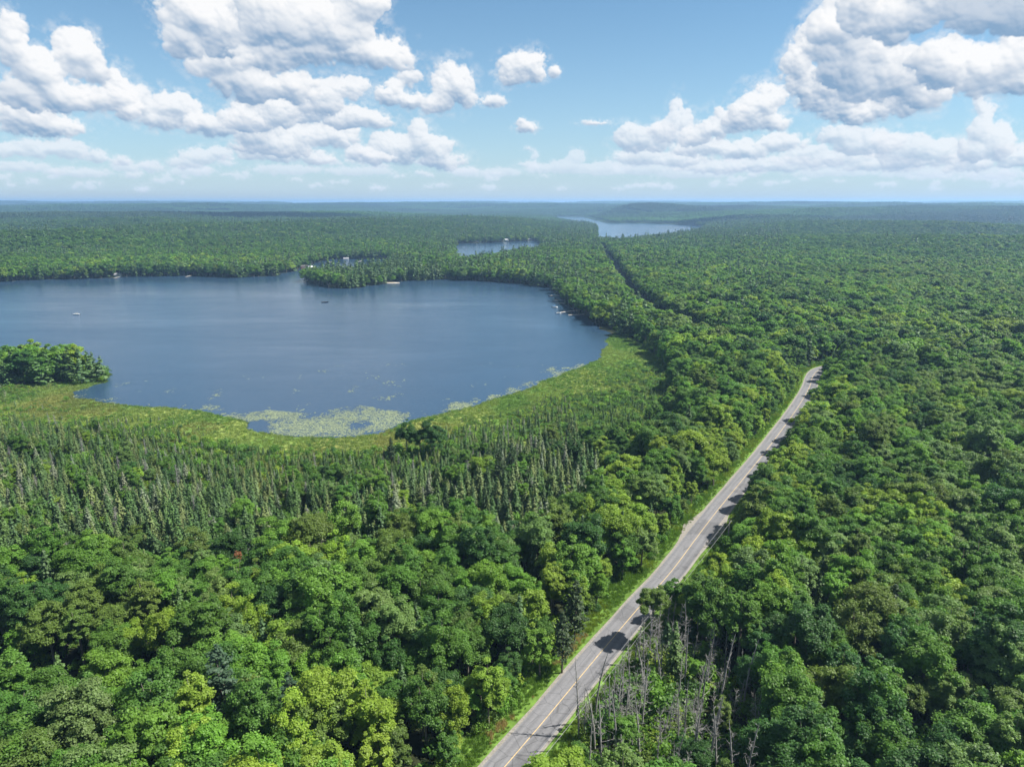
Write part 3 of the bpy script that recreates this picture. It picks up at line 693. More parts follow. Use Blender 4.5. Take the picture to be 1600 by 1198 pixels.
clear = np.where(br < 420, np.where(lake_side, 7.6, np.where(br < 152, 12.5, np.where((br > 174) & (br < 212), 15.0, 9.2))) + 1.6 * (fbm(bx / 12, by / 12, 2) - .5), 10)
hidden_corridor = (by > 420)
keep = (brd > np.where(hidden_corridor, 7.5, clear)) & (bsd > np.where(br > 600, -1.5, 6)) & ~in_bog
keep &= ~(in_snag & (U2 > .36))
# the mown clearing by the lower edge of the photo, and the strip of shade by the old track there
TRACK = [ground_at(*p, 2.5) for p in ((-150, 1118), (40, 1092), (110, 1090), (190, 1088), (260, 1082))]
keep &= line_dist(bx, by, TRACK) > 5.5
con = np.where(bsd < 45, .30, .07) + np.where(in_pen, .25, 0) + np.where((grove > .62), .22, 0) - np.where(bx > 40 + .35 * by, .25, 0)
con = np.where((bx < -150) & (by < 560) & (bsd < 45), .45, con); con = np.where((br > 1500) & (bsd < 120), .25, con); con = np.where(brd < 14, .05, con)
keep &= line_dist(bx, by, GAP) > 10.5
spr_edge = poly_sd(bx, by, SPRUCE_BOG)
is_spruce = (U < con)
# inside the bog the broadleaves stand only as scattered groups of young trees
young = in_spr & (fbm(bx / 22 + 9, by / 22 + 4, 3) > np.where(bx > 30, .38, .575)) & (bsd > 50)
keep_b = keep & (~in_spr | young)
sel = keep_b & ~is_spruce
SPEC = []                                            # rows: x, y, z, species, scale
hs = np.where(br < 700, RNG.triangular(.62, 1.0, 1.28, len(bx)), RNG.triangular(.82, 1.0, 1.14, len(bx))) * bs * (1 + .35 * (fbm(bx / 45 + 6, by / 45 + 2, 3) - .5))
keep &= ~((RNG.rand(len(bx)) < .07) & (br < 420))
hs = np.where(young, hs * np.clip(.15 + bsd / 190, .2, .6), hs); hs = np.where(brd < 13, hs * RNG.uniform(.55, .9, len(bx)), hs); hs = np.where(in_snag, hs * .5, hs); hs = np.where(in_pen & (bx < -150), hs * .64, hs)
B = dict(x=bx[sel], y=by[sel], z=bz[sel], s=hs[sel], rd=brd[sel], sd=bsd[sel])
sel = keep & is_spruce & ~in_spr
S = dict(x=bx[sel], y=by[sel], z=bz[sel], s=(RNG.uniform(.85, 1.45, len(bx)) * bs)[sel], bog=np.zeros(sel.sum(), bool))
# bog spruces: dense, small by the water and taller away from it
x, y = lattice(120, 480, 3.0); k = inside(x, y, SPRUCE_BOG) | inside(x, y, BOG); x, y = x[k], y[k]
z, sd, rd = land(x, y); U = RNG.rand(len(x)); dens = fbm(x / 14 + 1, y / 14 + 6, 3)
k = (sd > 6) & (rd > 9) & (U < np.where(inside(x, y, BOG), .10 + .55 * smooth(sd, 8, 40), np.where(x > 35, .34, .88)) * smooth(dens, .26, .44))
x, y, z, sd = x[k], y[k], z[k], sd[k]
s = np.clip(.09 + (sd - 8) / 105, .09, 1.0) * RNG.uniform(.55, 1.2, len(x)); s = np.where(inside(x, y, BOG), s * RNG.uniform(.5, 1.1, len(x)), s)
right = x > 30; s = np.where(right, s * np.clip(.62 - (x - 30) / 500, .42, .62), s)
for kk, v in (('x', x), ('y', y), ('z', z), ('s', s), ('bog', np.ones(len(x), bool))): S[kk] = np.concatenate([S[kk], v])

# pointed conifers that stand up out of the two wooded points of the lake
px_ = [(u, 596 + .03 * (165 - u) + random.uniform(-8, 2), 1.45) for u in (8, 24, 45, 62, 78, 96, 112, 128, 140, 152, 160)] + [(u, 441 - abs(u - 560) * .03 + random.uniform(-8, 0), 1.7) for u in range(486, 860, 9)]
cx_ = np.array([ground_at(u, v, 1) for u, v, _ in px_]); cz_, cs_, _ = land(cx_[:, 0], cx_[:, 1]); k = cs_ > -1
for kk, v in (('x', cx_[k, 0]), ('y', cx_[k, 1]), ('z', cz_[k]), ('s', (np.array([p[2] for p in px_]) * RNG.uniform(.8, 1.15, len(px_)))[k]), ('bog', np.zeros(k.sum(), bool))): S[kk] = np.concatenate([S[kk], v])
TINTS = {'mid green': (.084, .180, .029), 'fresh green': (.125, .248, .033), 'deep green': (.050, .122, .029), 'bright yellow-green': (.195, .295, .036), 'olive green': (.112, .178, .036), 'blue-green': (.058, .132, .062), 'pale green': (.142, .228, .066)}
BN = ['mid green', 'fresh green', 'deep green', 'bright yellow-green', 'olive green', 'pale green']
STINTS = {'dark green': (.056, .104, .034), 'olive': (.118, .162, .054), 'grey-green': (.150, .182, .112), 'mid green': (.068, .130, .034)}
SN = ['dark green', 'olive', 'grey-green', 'mid green']
nb = len(B['x']); pat = fbm(B['x'] / 55 + 13, B['y'] / 55 + 2, 3); U = RNG.rand(nb) + (pat - .5) * .9
B['c'] = np.select([U < .17, U < .52, U < .74, U < .86, U < .95], [2, 0, 1, 4, 5], 3)
rt = (B['x'] > 20 + .5 * B['y']) & (B['rd'] > 25); B['c'] = np.where(rt & (RNG.rand(nb) < .35), 5, B['c'])
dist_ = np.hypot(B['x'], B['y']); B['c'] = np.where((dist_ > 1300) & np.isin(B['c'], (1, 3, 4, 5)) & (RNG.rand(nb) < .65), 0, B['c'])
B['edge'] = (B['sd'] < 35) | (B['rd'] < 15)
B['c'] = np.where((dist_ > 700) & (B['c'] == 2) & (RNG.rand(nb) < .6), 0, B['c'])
B['c'] = np.where((B['rd'] < 22) & (RNG.rand(nb) < .30), 3, B['c'])
B['v'] = RNG.randint(0, len(BROAD), nb); B['v'] = np.where(B['edge'] | (np.abs(poly_sd(B['x'], B['y'], BOG)) < 14), RNG.choice([2, 7, 9, 10], nb), B['v']); B['rot'] = RNG.uniform(0, 6.28, nb)
ns = len(S['x']); U = RNG.rand(ns); gg = fbm(S['x'] / 25 + 3, S['y'] / 25 + 7, 3)
S['c'] = np.where(S['bog'], np.select([U < .20, U < .56, U < .56 + .55 * np.clip(gg - .36, 0, .4)], [0, 1, 2], 3), np.where(U < .7, 0, 3))
S['c'] = np.where(S['bog'] & (S['x'] > 30) & (U < .75), 3, S['c'])
S['v'] = RNG.randint(0, 5, ns); S['rot'] = RNG.uniform(0, 6.28, ns)

# white pines at chosen spots: (u, v of the tree top, height, shape)
def stand(u, v, h, zg=2.5): x, y = ground_at(u, v, zg + h); z = float(land(np.array([x]), np.array([y]))[0][0]); return x, y, z
PINES = [(338, 1012, 23, 3, 'tall blue-green pine rising clear of its neighbours by the lower edge of the photo'),
    (255, 1098, 15, 2, 'bushy blue-green pine below the shaded track, second from the photo\'s left border'), (80, 1100, 15, 2, 'bushy blue-green pine below the shaded track, nearest the photo\'s left border'),
    (165, 1105, 14, 1, 'blue-green pine between the two bushy ones below the shaded track'), (408, 1062, 15, 1, 'blue-green pine close beside the tallest pine, on its road side'),
    (450, 1052, 16, 0, 'blue-green pine farther along from the tallest pine towards the road'), (232, 1065, 13, 1, 'small blue-green pine at the end of the shaded track'),
    (38, 1150, 14, 1, 'blue-green pine in the photo\'s lower left corner'),
    (610, 676, 11, 1, 'low dark pine at the foot of the rounded pair, nearest the pale water plants'),
    (780, 700, 17, 1, 'dark layered pine at the edge of the spruce bog, above the broadleaf wood'), (800, 688, 16, 0, 'dark pine behind the layered one at the edge of the spruce bog'),
    (1400, 915, 17, 1, 'dark pine among pale broadleaf crowns on the inland side of the road'), (900, 905, 16, 1, 'dark shaggy pine above the roadside trees, lake side of the road'),
    (880, 955, 15, 0, 'dark pine over the roadside bushes before the tree shadow on the road'), (860, 800, 15, 2, 'dark pine in the middle of the broadleaf wood below the spruce bog')]
PINES = [(*stand(u, v, h), h, k, lab) for u, v, h, k, lab in PINES]
# marked broadleaf trees of the photo
MARKED = [(634, 647, 16, 0, 2, 'rounded dark green tree where the bog meets the lake, left one of a pair'), (676, 645, 17, 4, 2, 'rounded dark green tree where the bog meets the lake, right one of a pair'), (656, 660, 13, 6, 2, 'lower dark green tree in front of the rounded pair by the lake'),
    (1022, 905, 16, 3, 4, 'tree leaning out over the road with its crown across the asphalt'), (360, 918, 17, 0, 3, 'yellow-green maple standing out in the dark wood above the tallest pine'),
    (762, 1030, 15, 2, 3, 'brightest yellow-green maple beside the road near the lower edge of the photo'), (420, 1165, 14, 2, 3, 'rounded yellow-green maple cut by the lower edge of the photo, left one of a pair'),
    (515, 1165, 14, 4, 3, 'rounded yellow-green maple cut by the lower edge of the photo, right one of a pair'), (1250, 832, 16, 1, 3, 'light yellow-green maple, first large crown inland from the gravel lay-by'),
    (375, 770, 16, 3, 1, 'fresh green broadleaf tree pushing up into the spruce bog'), (40, 840, 17, 6, 4, 'wide olive crown at the photo\'s left border below the dead spruces'),
    (1395, 935, 16, 4, 5, 'pale domed crown among the inland wood, left one of two alike'), (1480, 925, 16, 6, 5, 'pale domed crown among the inland wood, right one of two alike'), (740, 835, 16, 5, 1, 'tallest fresh green crown at the edge of the spruce bog')]
MARKED = [(*stand(u, v, h), h, k, c, lab) for u, v, h, k, c, lab in MARKED]
clr = np.array(PLACE_CLEAR + [(p[0], p[1], 3.2) for p in PINES] + [(p[0], p[1], 3.6) for p in MARKED])
def cleared(x, y):
    k = np.ones(len(x), bool)
    for cx, cy_, r in clr: k &= (x - cx) ** 2 + (y - cy_) ** 2 > r * r
    return k
for D_ in (B, S):
    k = cleared(D_['x'], D_['y'])
    for kk in D_: D_[kk] = D_[kk][k]

# dead trees
dx, dy = lattice(85, 200, 2.9); k = inside(dx, dy, SNAG_PATCH) & (line_dist(dx, dy, ROAD) > 7.5) & (RNG.rand(len(dx)) < .50); dx, dy = dx[k], dy[k]
ex, ey = lattice(120, 420, 15.0); ez, esd, erd = land(ex, ey); k = inside(ex, ey, SPRUCE_BOG) & (esd > 38) & (erd > 12) & (ex < 25) & (fbm(ex / 25 + 3, ey / 25 + 7, 3) > .42); ex, ey, esd = ex[k], ey[k], esd[k]

# ------------------------------------------------------------------ individuals and the rest
def view_u(x, y, z):
    yc = y * CP - (z - CAM_H) * SP; zc = y * SP + (z - CAM_H) * CP
    return 800 + F * x / np.maximum(yc, 1), 599 - F * zc / np.maximum(yc, 1), yc
def pick(D_, hgt, cap):
    u, v, d = view_u(D_['x'], D_['y'], D_['z'] + hgt * D_['s'] * .8)
    ok = (u > -15) & (u < 1615) & (v < 1212)
    size = np.where(ok, D_['s'] / d, 0)
    o_ = np.argsort(-size)[:cap]; o_ = o_[ok[o_]]
    m_ = np.zeros(len(D_['x']), bool); m_[o_] = True
    return m_, u, v
def empty(name, x, y, z, rot, s):
    o = bpy.data.objects.new(name, None); o.empty_display_size = .5; COL.objects.link(o)
    o.location = (x, y, z); o.rotation_euler = (0, 0, rot); o.scale = (s[0], s[1], s[2]) if hasattr(s, '__len__') else (s, s, s); return o
def plant_thing(name, x, y, z, rot, s, crown_me, trunk_me, tint, label, cat, group):
    e = empty(name, x, y, z, rot, s); tag(e, label, cat, group)
    if crown_me:
        c = bpy.data.objects.new('crown', crown_me); COL.objects.link(c); c.parent = e; c['tint'] = [*tint]
    t = bpy.data.objects.new('trunk', trunk_me); COL.objects.link(t); t.parent = e
    return e
def jig(c, k=.13): return tuple(float(v * f) for v, f in zip(c, np.array([1, 1, 1]) * (1 + random.uniform(-k, k)) * np.array([1 + random.uniform(-.08, .08), 1, 1 + random.uniform(-.1, .1)])))
ORD = ['first', 'second', 'third', 'fourth', 'fifth', 'sixth', 'seventh', 'eighth', 'ninth', 'tenth', 'eleventh', 'twelfth']
def nth(i): return ORD[i] if i < 12 else '%d%s' % (i + 1, {1: 'st', 2: 'nd', 3: 'rd'}.get((i + 1) % 10 if (i + 1) % 100 not in (11, 12, 13) else 0, 'th'))
def road_u(v):
    """photo column of the road at photo row v"""
    return np.interp(v, RV, RU)
_ru, _rv, _rd = view_u(ROAD[:, 0], ROAD[:, 1], np.full(len(ROAD), ROAD_Z)); _k = ROAD[:, 1] < 420; _o = np.argsort(_rv[_k]); RV, RU = _rv[_k][_o], _ru[_k][_o]
def row_labels(u, v, idx, band, v0):
    """label each by its row up from the photo's lower edge and its turn away from the road"""
    out = {}
    rows = {}
    for i in idx: rows.setdefault((int((v0 - v[i]) // band), bool(u[i] < road_u(min(max(v[i], 640), 1190)) )), []).append(i)
    for (r, lake), L_ in rows.items():
        L_.sort(key=lambda i: -u[i] if lake else u[i])
        for n_, i in enumerate(L_): out[i] = (max(r, 0), lake, n_)
    return out
crowns_b = [leaf_mesh('broadleaf_crown', p.leaf, M_LEAF) for p in near_broad]; trunks_b = [wood_mesh('broadleaf_trunk', p.wood, M_BARK) for p in near_broad]
crowns_s = [leaf_mesh('spruce_crown', p.leaf, M_NEEDLE) for p in near_spruce]; trunks_s = [wood_mesh('spruce_trunk', p.wood, M_BARKDK) for p in near_spruce]
crowns_p = [leaf_mesh('pine_crown', p.leaf, M_NEEDLE) for p in pines]; trunks_p = [wood_mesh('pine_trunk', p.wood, M_BARKDK) for p in pines]
mb, ub, vb = pick(B, 17, 300 - len(MARKED))
lab = row_labels(ub, vb, np.where(mb)[0], 34, 1212)
for i in np.where(mb)[0]:
    r, lake, n_ = lab[i]; s = B['s'][i]; cn = BN[B['c'][i]]
    size = 'tall' if s > 1.08 else 'small' if s < .8 else 'full'
    plant_thing('broadleaf_tree', B['x'][i], B['y'][i], B['z'][i], B['rot'][i], (s * random.uniform(.9, 1.1), s * random.uniform(.9, 1.1), s), crowns_b[B['v'][i]], trunks_b[B['v'][i]], jig(TINTS[cn]),
        '%s %s crown, %s from the road, %s side, in the %s row from below' % (size, cn, nth(n_), 'lake' if lake else 'inland', nth(r)), 'tree', 'broadleaf trees of the near wood')
for x, y, z, h, k, c, l in MARKED:
    p = near_broad[k]; s = h / p.height
    plant_thing('broadleaf_tree', x, y, z, random.uniform(0, 6), s, crowns_b[k], trunks_b[k], jig(TINTS[BN[c]], .04), l, 'tree', 'broadleaf trees of the near wood')
for x, y, z, h, k, l in PINES:
    p = pines[k]; s = h / p.height
    tint = (.036, .070, .038) if 'blue-green' in l else (.028, .052, .018)
    plant_thing('pine_tree', x, y, z, random.uniform(0, 6), (s * 1.05, s * 1.05, s), crowns_p[k], trunks_p[k], jig(tint, .08), l, 'pine', 'white pines')
ms, us, vs = pick(S, 13, 300)
lab = row_labels(us, vs, np.where(ms)[0], 24, 1212)
for i in np.where(ms)[0]:
    r, lake, n_ = lab[i]; s = S['s'][i]; cn = SN[S['c'][i]]
    plant_thing('spruce_tree', S['x'][i], S['y'][i], S['z'][i], S['rot'][i], s, crowns_s[S['v'][i]], trunks_s[S['v'][i]], jig(STINTS[cn]),
        '%s %s spruce, %s from the road, %s side, in the %s row from below' % ('slender' if S['v'][i] in (1, 4) else 'bushy', cn, nth(n_), 'lake' if lake else 'inland', nth(r)), 'spruce', 'spruces of the bog and the near wood')
dm = [(wood_mesh('bare_trunk', p.trunk, M_PALE), wood_mesh('bare_branches', p.wood, M_PALE)) for p in deads]; dsm = [(wood_mesh('bare_trunk', p.trunk, M_PALE), wood_mesh('bare_branches', p.wood, M_PALE)) for p in dead_spruces]
def dead_thing(name, ms_, loc, rot, s, label, cat, group):
    e = empty(name, *loc, 0, s); e.rotation_euler = rot; tag(e, label, cat, group)
    for nm, me in zip(('trunk', 'branches'), ms_):
        c = bpy.data.objects.new(nm, me); COL.objects.link(c); c.parent = e
o_ = np.argsort(dy)
for n_, i in enumerate(o_):
    k = random.randrange(5); z = float(land(dx[i:i + 1], dy[i:i + 1])[0][0]); s = random.uniform(.7, 1.3)
    dead_thing('dead_tree', dm[k], (dx[i], dy[i], z), (random.uniform(-.05, .05), random.uniform(-.05, .05), random.uniform(0, 6)), s, 'leafless grey tree with thin twigs, %s from below in the roadside dead stand' % nth(n_), 'dead tree', 'dead trees beside the road')
o_ = np.argsort(ey)
for n_, i in enumerate(o_):
    k = random.randrange(3); z = float(land(ex[i:i + 1], ey[i:i + 1])[0][0]); s = random.uniform(.7, 1.05) * min(1, .3 + (esd[i] - 10) / 110)
    dead_thing('dead_spruce', dsm[k], (ex[i], ey[i], z), (random.uniform(-.04, .04), random.uniform(-.04, .04), random.uniform(0, 6)), s, 'bare pale grey spruce spire in the bog, %s from its near edge' % nth(n_), 'dead spruce', 'dead spruces in the bog')

def scatter(name, P, rot, scl, idx, tint, meshes):
    """one object whose points carry copies of the given meshes"""
    n = len(P); me = bpy.data.meshes.new(name); me.vertices.add(n); me.vertices.foreach_set('co', np.asarray(P, np.float32).ravel())
    def attr(nm, ty, key, arr): a = me.attributes.new(nm, ty, 'POINT'); a.data.foreach_set(key, np.ascontiguousarray(arr).ravel())
    attr('rot', 'FLOAT_VECTOR', 'vector', np.stack([np.zeros(n), np.zeros(n), rot], 1).astype(np.float32) if np.ndim(rot) == 1 else rot.astype(np.float32))
    attr('scl', 'FLOAT_VECTOR', 'vector', np.asarray(scl, np.float32)); attr('pick', 'INT', 'value', np.asarray(idx, np.int32))
    attr('tint', 'FLOAT_COLOR', 'color', np.hstack([tint, np.ones((n, 1))]).astype(np.float32))
    o = bpy.data.objects.new(name, me); COL.objects.link(o)
    src = bpy.data.collections.new(name + '_shapes')
    for i, m_ in enumerate(meshes): src.objects.link(bpy.data.objects.new('%s_shape_%03d' % (name, i), m_))
    g = bpy.data.node_groups.new(name, 'GeometryNodeTree'); g.interface.new_socket('Geometry', in_out='INPUT', socket_type='NodeSocketGeometry'); g.interface.new_socket('Geometry', in_out='OUTPUT', socket_type='NodeSocketGeometry')
    gi, go = g.nodes.new('NodeGroupInput'), g.nodes.new('NodeGroupOutput'); ip = g.nodes.new('GeometryNodeInstanceOnPoints'); ci = g.nodes.new('GeometryNodeCollectionInfo')
    ci.inputs[0].default_value = src; ci.inputs['Separate Children'].default_value = True; ci.inputs['Reset Children'].default_value = True
    def na(nm, ty): a = g.nodes.new('GeometryNodeInputNamedAttribute'); a.data_type = ty; a.inputs[0].default_value = nm; return next(s for s in a.outputs if s.enabled)
    lk = g.links.new; lk(gi.outputs[0], ip.inputs['Points']); lk(ci.outputs[0], ip.inputs['Instance']); ip.inputs['Pick Instance'].default_value = True
    lk(na('pick', 'INT'), ip.inputs['Instance Index']); lk(na('rot', 'FLOAT_VECTOR'), ip.inputs['Rotation']); lk(na('scl', 'FLOAT_VECTOR'), ip.inputs['Scale']); lk(ip.outputs[0], go.inputs[0])
    md = o.modifiers.new('scatter', 'NODES'); md.node_group = g
    return tag(o, kind='stuff')
def tints(names, table, ci, k=.13):
    T = np.array([table[n] for n in names])[ci]; n = len(T)
    return T * (1 + RNG.uniform(-k, k, (n, 1))) * np.stack([1 + RNG.uniform(-.08, .08, n), np.ones(n), 1 + RNG.uniform(-.1, .1, n)], 1)
jm = [joined_mesh('broadleaf', p, M_LEAF, M_BARK) for p in near_broad + mid_broad + far_broad]
r = ~mb; d = np.hypot(B['x'], B['y'])[r]; n = r.sum()
lodi = B['v'][r] + len(BROAD) * ((d > 450) * 1 + (d > 1100))
sc = B['s'][r][:, None] * np.stack([RNG.uniform(.98, 1.2, n), RNG.uniform(.98, 1.2, n), np.where(d > 1400, .84, 1)], 1)
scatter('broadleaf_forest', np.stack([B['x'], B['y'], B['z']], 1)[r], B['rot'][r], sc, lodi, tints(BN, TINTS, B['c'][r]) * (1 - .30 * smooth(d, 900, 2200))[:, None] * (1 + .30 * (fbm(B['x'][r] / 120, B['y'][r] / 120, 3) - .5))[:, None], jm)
jm = [joined_mesh('spruce', p, M_NEEDLE, M_BARKDK) for p in near_spruce + mid_spruce]
r = ~ms; d = np.hypot(S['x'], S['y'])[r]
sc = S['s'][r][:, None] * np.where(d > 600, 1.25, 1.0)[:, None] * np.array([[1, 1, 1]]); sc[:, :2] *= np.where(d > 420, 1.5, 1.0)[:, None]
scatter('spruce_forest', np.stack([S['x'], S['y'], S['z']], 1)[r], S['rot'][r], sc, S['v'][r] + 5 * (d > 380), tints(SN, STINTS, S['c'][r]), jm)
print('broadleaf', len(B['x']), 'spruce', len(S['x']), 'dead', len(dx), len(ex))

# far woods: one shape is a patch of sixty metres of canopy
def canopy_patch(seed, side=60., n=52):
    rs = np.random.RandomState(seed); parts = []
    for i in range(n):
        c = rs.uniform(-side / 2, side / 2, 2); h = rs.uniform(13, 19); R = rs.uniform(4, 6)
        k = 26; d = rnd_dirs(k, rs); d[:, 2] = np.abs(d[:, 2]) * 1.1 - .15; p = np.array([c[0], c[1], h - R * .9]) + d * np.array([R, R, R * .95])
        parts.append(cards(p, d * .6 + np.array([0, 0, .6]) + rs.normal(size=d.shape) * .3, rs.uniform(1.3, 2.3, k), rs))
        if rs.rand() < .25:
            k = 12; tt = np.linspace(0, 1, k); a = rs.uniform(0, 6.28, k); p = np.stack([c[0] + np.cos(a) * 2.2 * (1 - tt), c[1] + np.sin(a) * 2.2 * (1 - tt), 8 + 13 * tt], 1)
            parts.append(cards(p, np.stack([np.cos(a), np.sin(a), .6 + 0 * a], 1), 1.7 * (1.05 - .7 * tt), rs))
    return leaf_mesh('canopy', np.vstack(parts), M_LEAF)
fx, fy, fs = [], [], []
for r0, r1, step, s in ((3300, 6000, 54, 1.0), (6000, 10500, 90, 1.75), (10500, 19000, 190, 3.6)):
    x, y = lattice(r0, r1, step); fx.append(x); fy.append(y); fs.append(np.full(len(x), s))
fx, fy, fs = map(np.concatenate, (fx, fy, fs)); fz, fsd, _ = land(fx, fy); k = fsd > 35; fx, fy, fz, fs = fx[k], fy[k], fz[k], fs[k]
n = len(fx); az_ = np.degrees(np.arctan2(fx, fy)); rr = np.hypot(fx, fy)
fp = fbm(fx / 700 + 3, fy / 400 + 3, 3); fp = fp + .8 * (fbm(fx / 2200 + 9, fy / 900 + 6, 3) - .5)
T = np.array([.040, .092, .027]) * np.clip(.15 + 1.65 * fp, .35, 1.9)[:, None] * (1 + RNG.uniform(-.15, .15, (n, 1)))  # broad tone swings: mixed stands, and hill shading put into the tint
ridge_shade = smooth(az_, -40, -36) * smooth(-az_, 14, 20) * smooth(rr, 3300, 3380) * (1 - smooth(rr, 3900, 4300))
T = T * (1 - ridge_shade[:, None]) + np.array(STINTS['dark green']) * .75 * ridge_shade[:, None]  # dark spruce tint stands in for cloud shade on the left ridge
fl = np.stack([fs, fs, np.minimum(fs, 1.0 + (fs - 1) * .35)], 1)
scatter('far_forest', np.stack([fx, fy, fz], 1), RNG.uniform(0, 6.28, n), fl, RNG.randint(0, 5, n), T, [canopy_patch(500 + i) for i in range(5)])
print('patches', n)

# ------------------------------------------------------------------ low growth
def tuft(seed, n, h, w, width, spread):
    rs = np.random.RandomState(seed); V = []
    for i in range(n):
        a = rs.uniform(0, 6.28); r = spread * math.sqrt(rs.rand()); b = np.array([math.cos(a) * r, math.sin(a) * r, 0]); a2 = rs.uniform(0, 6.28); d = np.array([math.cos(a2), math.sin(a2), 0]); hh = h * rs.uniform(.6, 1.2)
        s_ = np.array([-d[1], d[0], 0]) * width; tip = b + d * w * rs.uniform(.2, 1) + np.array([0, 0, hh])
        V += [b - s_, b + s_, tip + s_ * .3, tip - s_ * .3]
    return np.array(V)
def bush(seed, h, r, n, leaf):
    rs = np.random.RandomState(seed); parts = []
    for i in range(6):
        c = np.array([*rs.normal(size=2) * r * .45, h * rs.uniform(.35, .62)]); rr = r * rs.uniform(.4, .65); d = rnd_dirs(n // 6, rs); d[:, 2] = np.abs(d[:, 2]) * 1.2 - .3
        p = c + d * np.array([rr, rr, h * .42]) * rs.uniform(.6, 1.1, (len(d), 1)); p[:, 2] = np.maximum(p[:, 2], .05)
        parts.append(cards(p, d * .6 + np.array([0, 0, .6]) + rs.normal(size=d.shape) * .4, leaf * rs.uniform(.6, 1.3, len(d)), rs))
    return np.vstack(parts)
bushes = [leaf_mesh('bush', bush(600 + i, 2.4, 1.5, 260, .17), M_LEAF) for i in range(4)]
tall_grass = [leaf_mesh('grass', tuft(620 + i, 60, .75, .35, .035, .55), M_LEAF) for i in range(3)]
sedges = [leaf_mesh('sedge', tuft(640 + i, 46, .7, .5, .07, 1.1), M_LEAF) for i in range(3)]
# grass of the verges
x, y = lattice(90, 520, .95); d = line_dist(x, y, ROAD[(ROAD[:, 1] < 460)]); k = (d > 4.75) & (d < 13.5) & ((d < 9.5) | ((np.hypot(x, y) > 170) & (np.hypot(x, y) < 214))) & (RNG.rand(len(x)) < .95); x, y = x[k], y[k]; z, sd, rd = land(x, y); n = len(x)
g_ = fbm(x / 7 + 2, y / 7 + 5, 3)[:, None]; left = np.array([np.interp(yy, ROAD[:, 1], ROAD[:, 0]) for yy in y]) > x
T = np.array([.10, .19, .028]) * (1 - smooth(g_, .5, .62)) + np.array([.165, .235, .035]) * smooth(g_, .5, .62)
dry = (left & (np.hypot(x, y) < 150) & (rd > 5.4) & (rd < 7.6) & (g_[:, 0] > .50))[:, None]; T = np.where(dry, np.array([.30, .23, .12]), T) * (1 + RNG.uniform(-.15, .15, (n, 1)))
s = RNG.uniform(.6, 1.3, n) * np.where(rd < 5.6, .55, 1); scatter('verge_grass', np.stack([x, y, z], 1), RNG.uniform(0, 6.28, n), np.stack([s] * 3, 1), RNG.randint(0, 3, n), T, tall_grass)
# bushes along the road and undergrowth below the trees
x, y = lattice(70, 570, 2.5); z, sd, rd = land(x, y); U = RNG.rand(len(x)); sn = inside(x, y, SNAG_PATCH); bog_d = np.where(inside(x, y, SPRUCE_BOG), 99, np.abs(poly_sd(x, y, BOG)))
k = (sd > 2) & ~inside(x, y, BOG) & (rd > 7.2) & (U < np.where((rd < 13) | (sd < 25) | (bog_d < 9), .8, np.where(sn, .85, .34))); k &= line_dist(x, y, TRACK) > 3.2
sd = np.where(bog_d < 9, 20, sd); x, y, z, rd, sn, sd = x[k], y[k], z[k], rd[k], sn[k], sd[k]; n = len(x)
s = RNG.uniform(.5, 1.5, n) * np.where(sd < 25, 1.15, 1) * np.where(rd < 9, .6, 1) * np.where(sn, 1.25, 1); ci_ = RNG.choice([0, 1, 2, 3, 4], n, p=[.35, .3, .1, .15, .1])
scatter('undergrowth', np.stack([x, y, z], 1), RNG.uniform(0, 6.28, n), np.stack([s, s, s * RNG.uniform(.8, 1.8, n)], 1), RNG.randint(0, 4, n), tints(BN, TINTS, ci_), bushes)
# bog: sedge mats and low shrubs
x, y = lattice(150, 560, 1.75); z, sd, rd = land(x, y); ib = inside(x, y, BOG); isp = inside(x, y, SPRUCE_BOG)
k = (sd > .2) & (ib | (isp & (sd < 90)) | (sd < 14)) & (rd > 12) & (RNG.rand(len(x)) < .9); x, y, z, sd = x[k], y[k], z[k], sd[k]; n = len(x)
g_ = fbm(x / 16 + 2, y / 28 + 5, 4)[:, None]; g2 = fbm(x / 30 + 12, y / 50 + 5, 4)[:, None]
T = np.array([.098, .185, .034]) * (1 - smooth(g_, .42, .6)) + np.array([.170, .235, .056]) * smooth(g_, .42, .6); kk = smooth(g2, .52, .66) * .4 * (x < -20)[:, None]; T = T * (1 - kk) + np.array([.21, .165, .06]) * kk
s = RNG.uniform(.7, 1.4, n); scatter('bog_sedge', np.stack([x, y, z - .05], 1), RNG.uniform(0, 6.28, n), np.stack([s, s, s * .8], 1), RNG.randint(0, 3, n), T * (1 + RNG.uniform(-.15, .15, (n, 1))), sedges)
x, y = lattice(150, 560, 2.6); z, sd, rd = land(x, y); ib = inside(x, y, BOG); isp = inside(x, y, SPRUCE_BOG); g_ = fbm(x / 12 + 32, y / 16 + 5, 3)
k = (sd > 2) & (ib | isp) & (rd > 12) & (RNG.rand(len(x)) < np.where(ib, .12 + .75 * smooth(g_, .42, .58) * smooth(sd, 4, 30), np.where(x > 20, .85, .14))); x, y, z, sd = x[k], y[k], z[k], sd[k]; n = len(x)
s = RNG.uniform(.25, .85, n) * (.6 + 1.0 * smooth(sd, 5, 60)); ci_ = RNG.choice([0, 1, 2, 3, 4], n, p=[.28, .30, .12, .12, .18])
scatter('bog_shrubs', np.stack([x, y, z], 1), RNG.uniform(0, 6.28, n), np.stack([s * 1.1, s * 1.1, s], 1), RNG.randint(0, 4, n), tints(BN, TINTS, ci_), bushes)
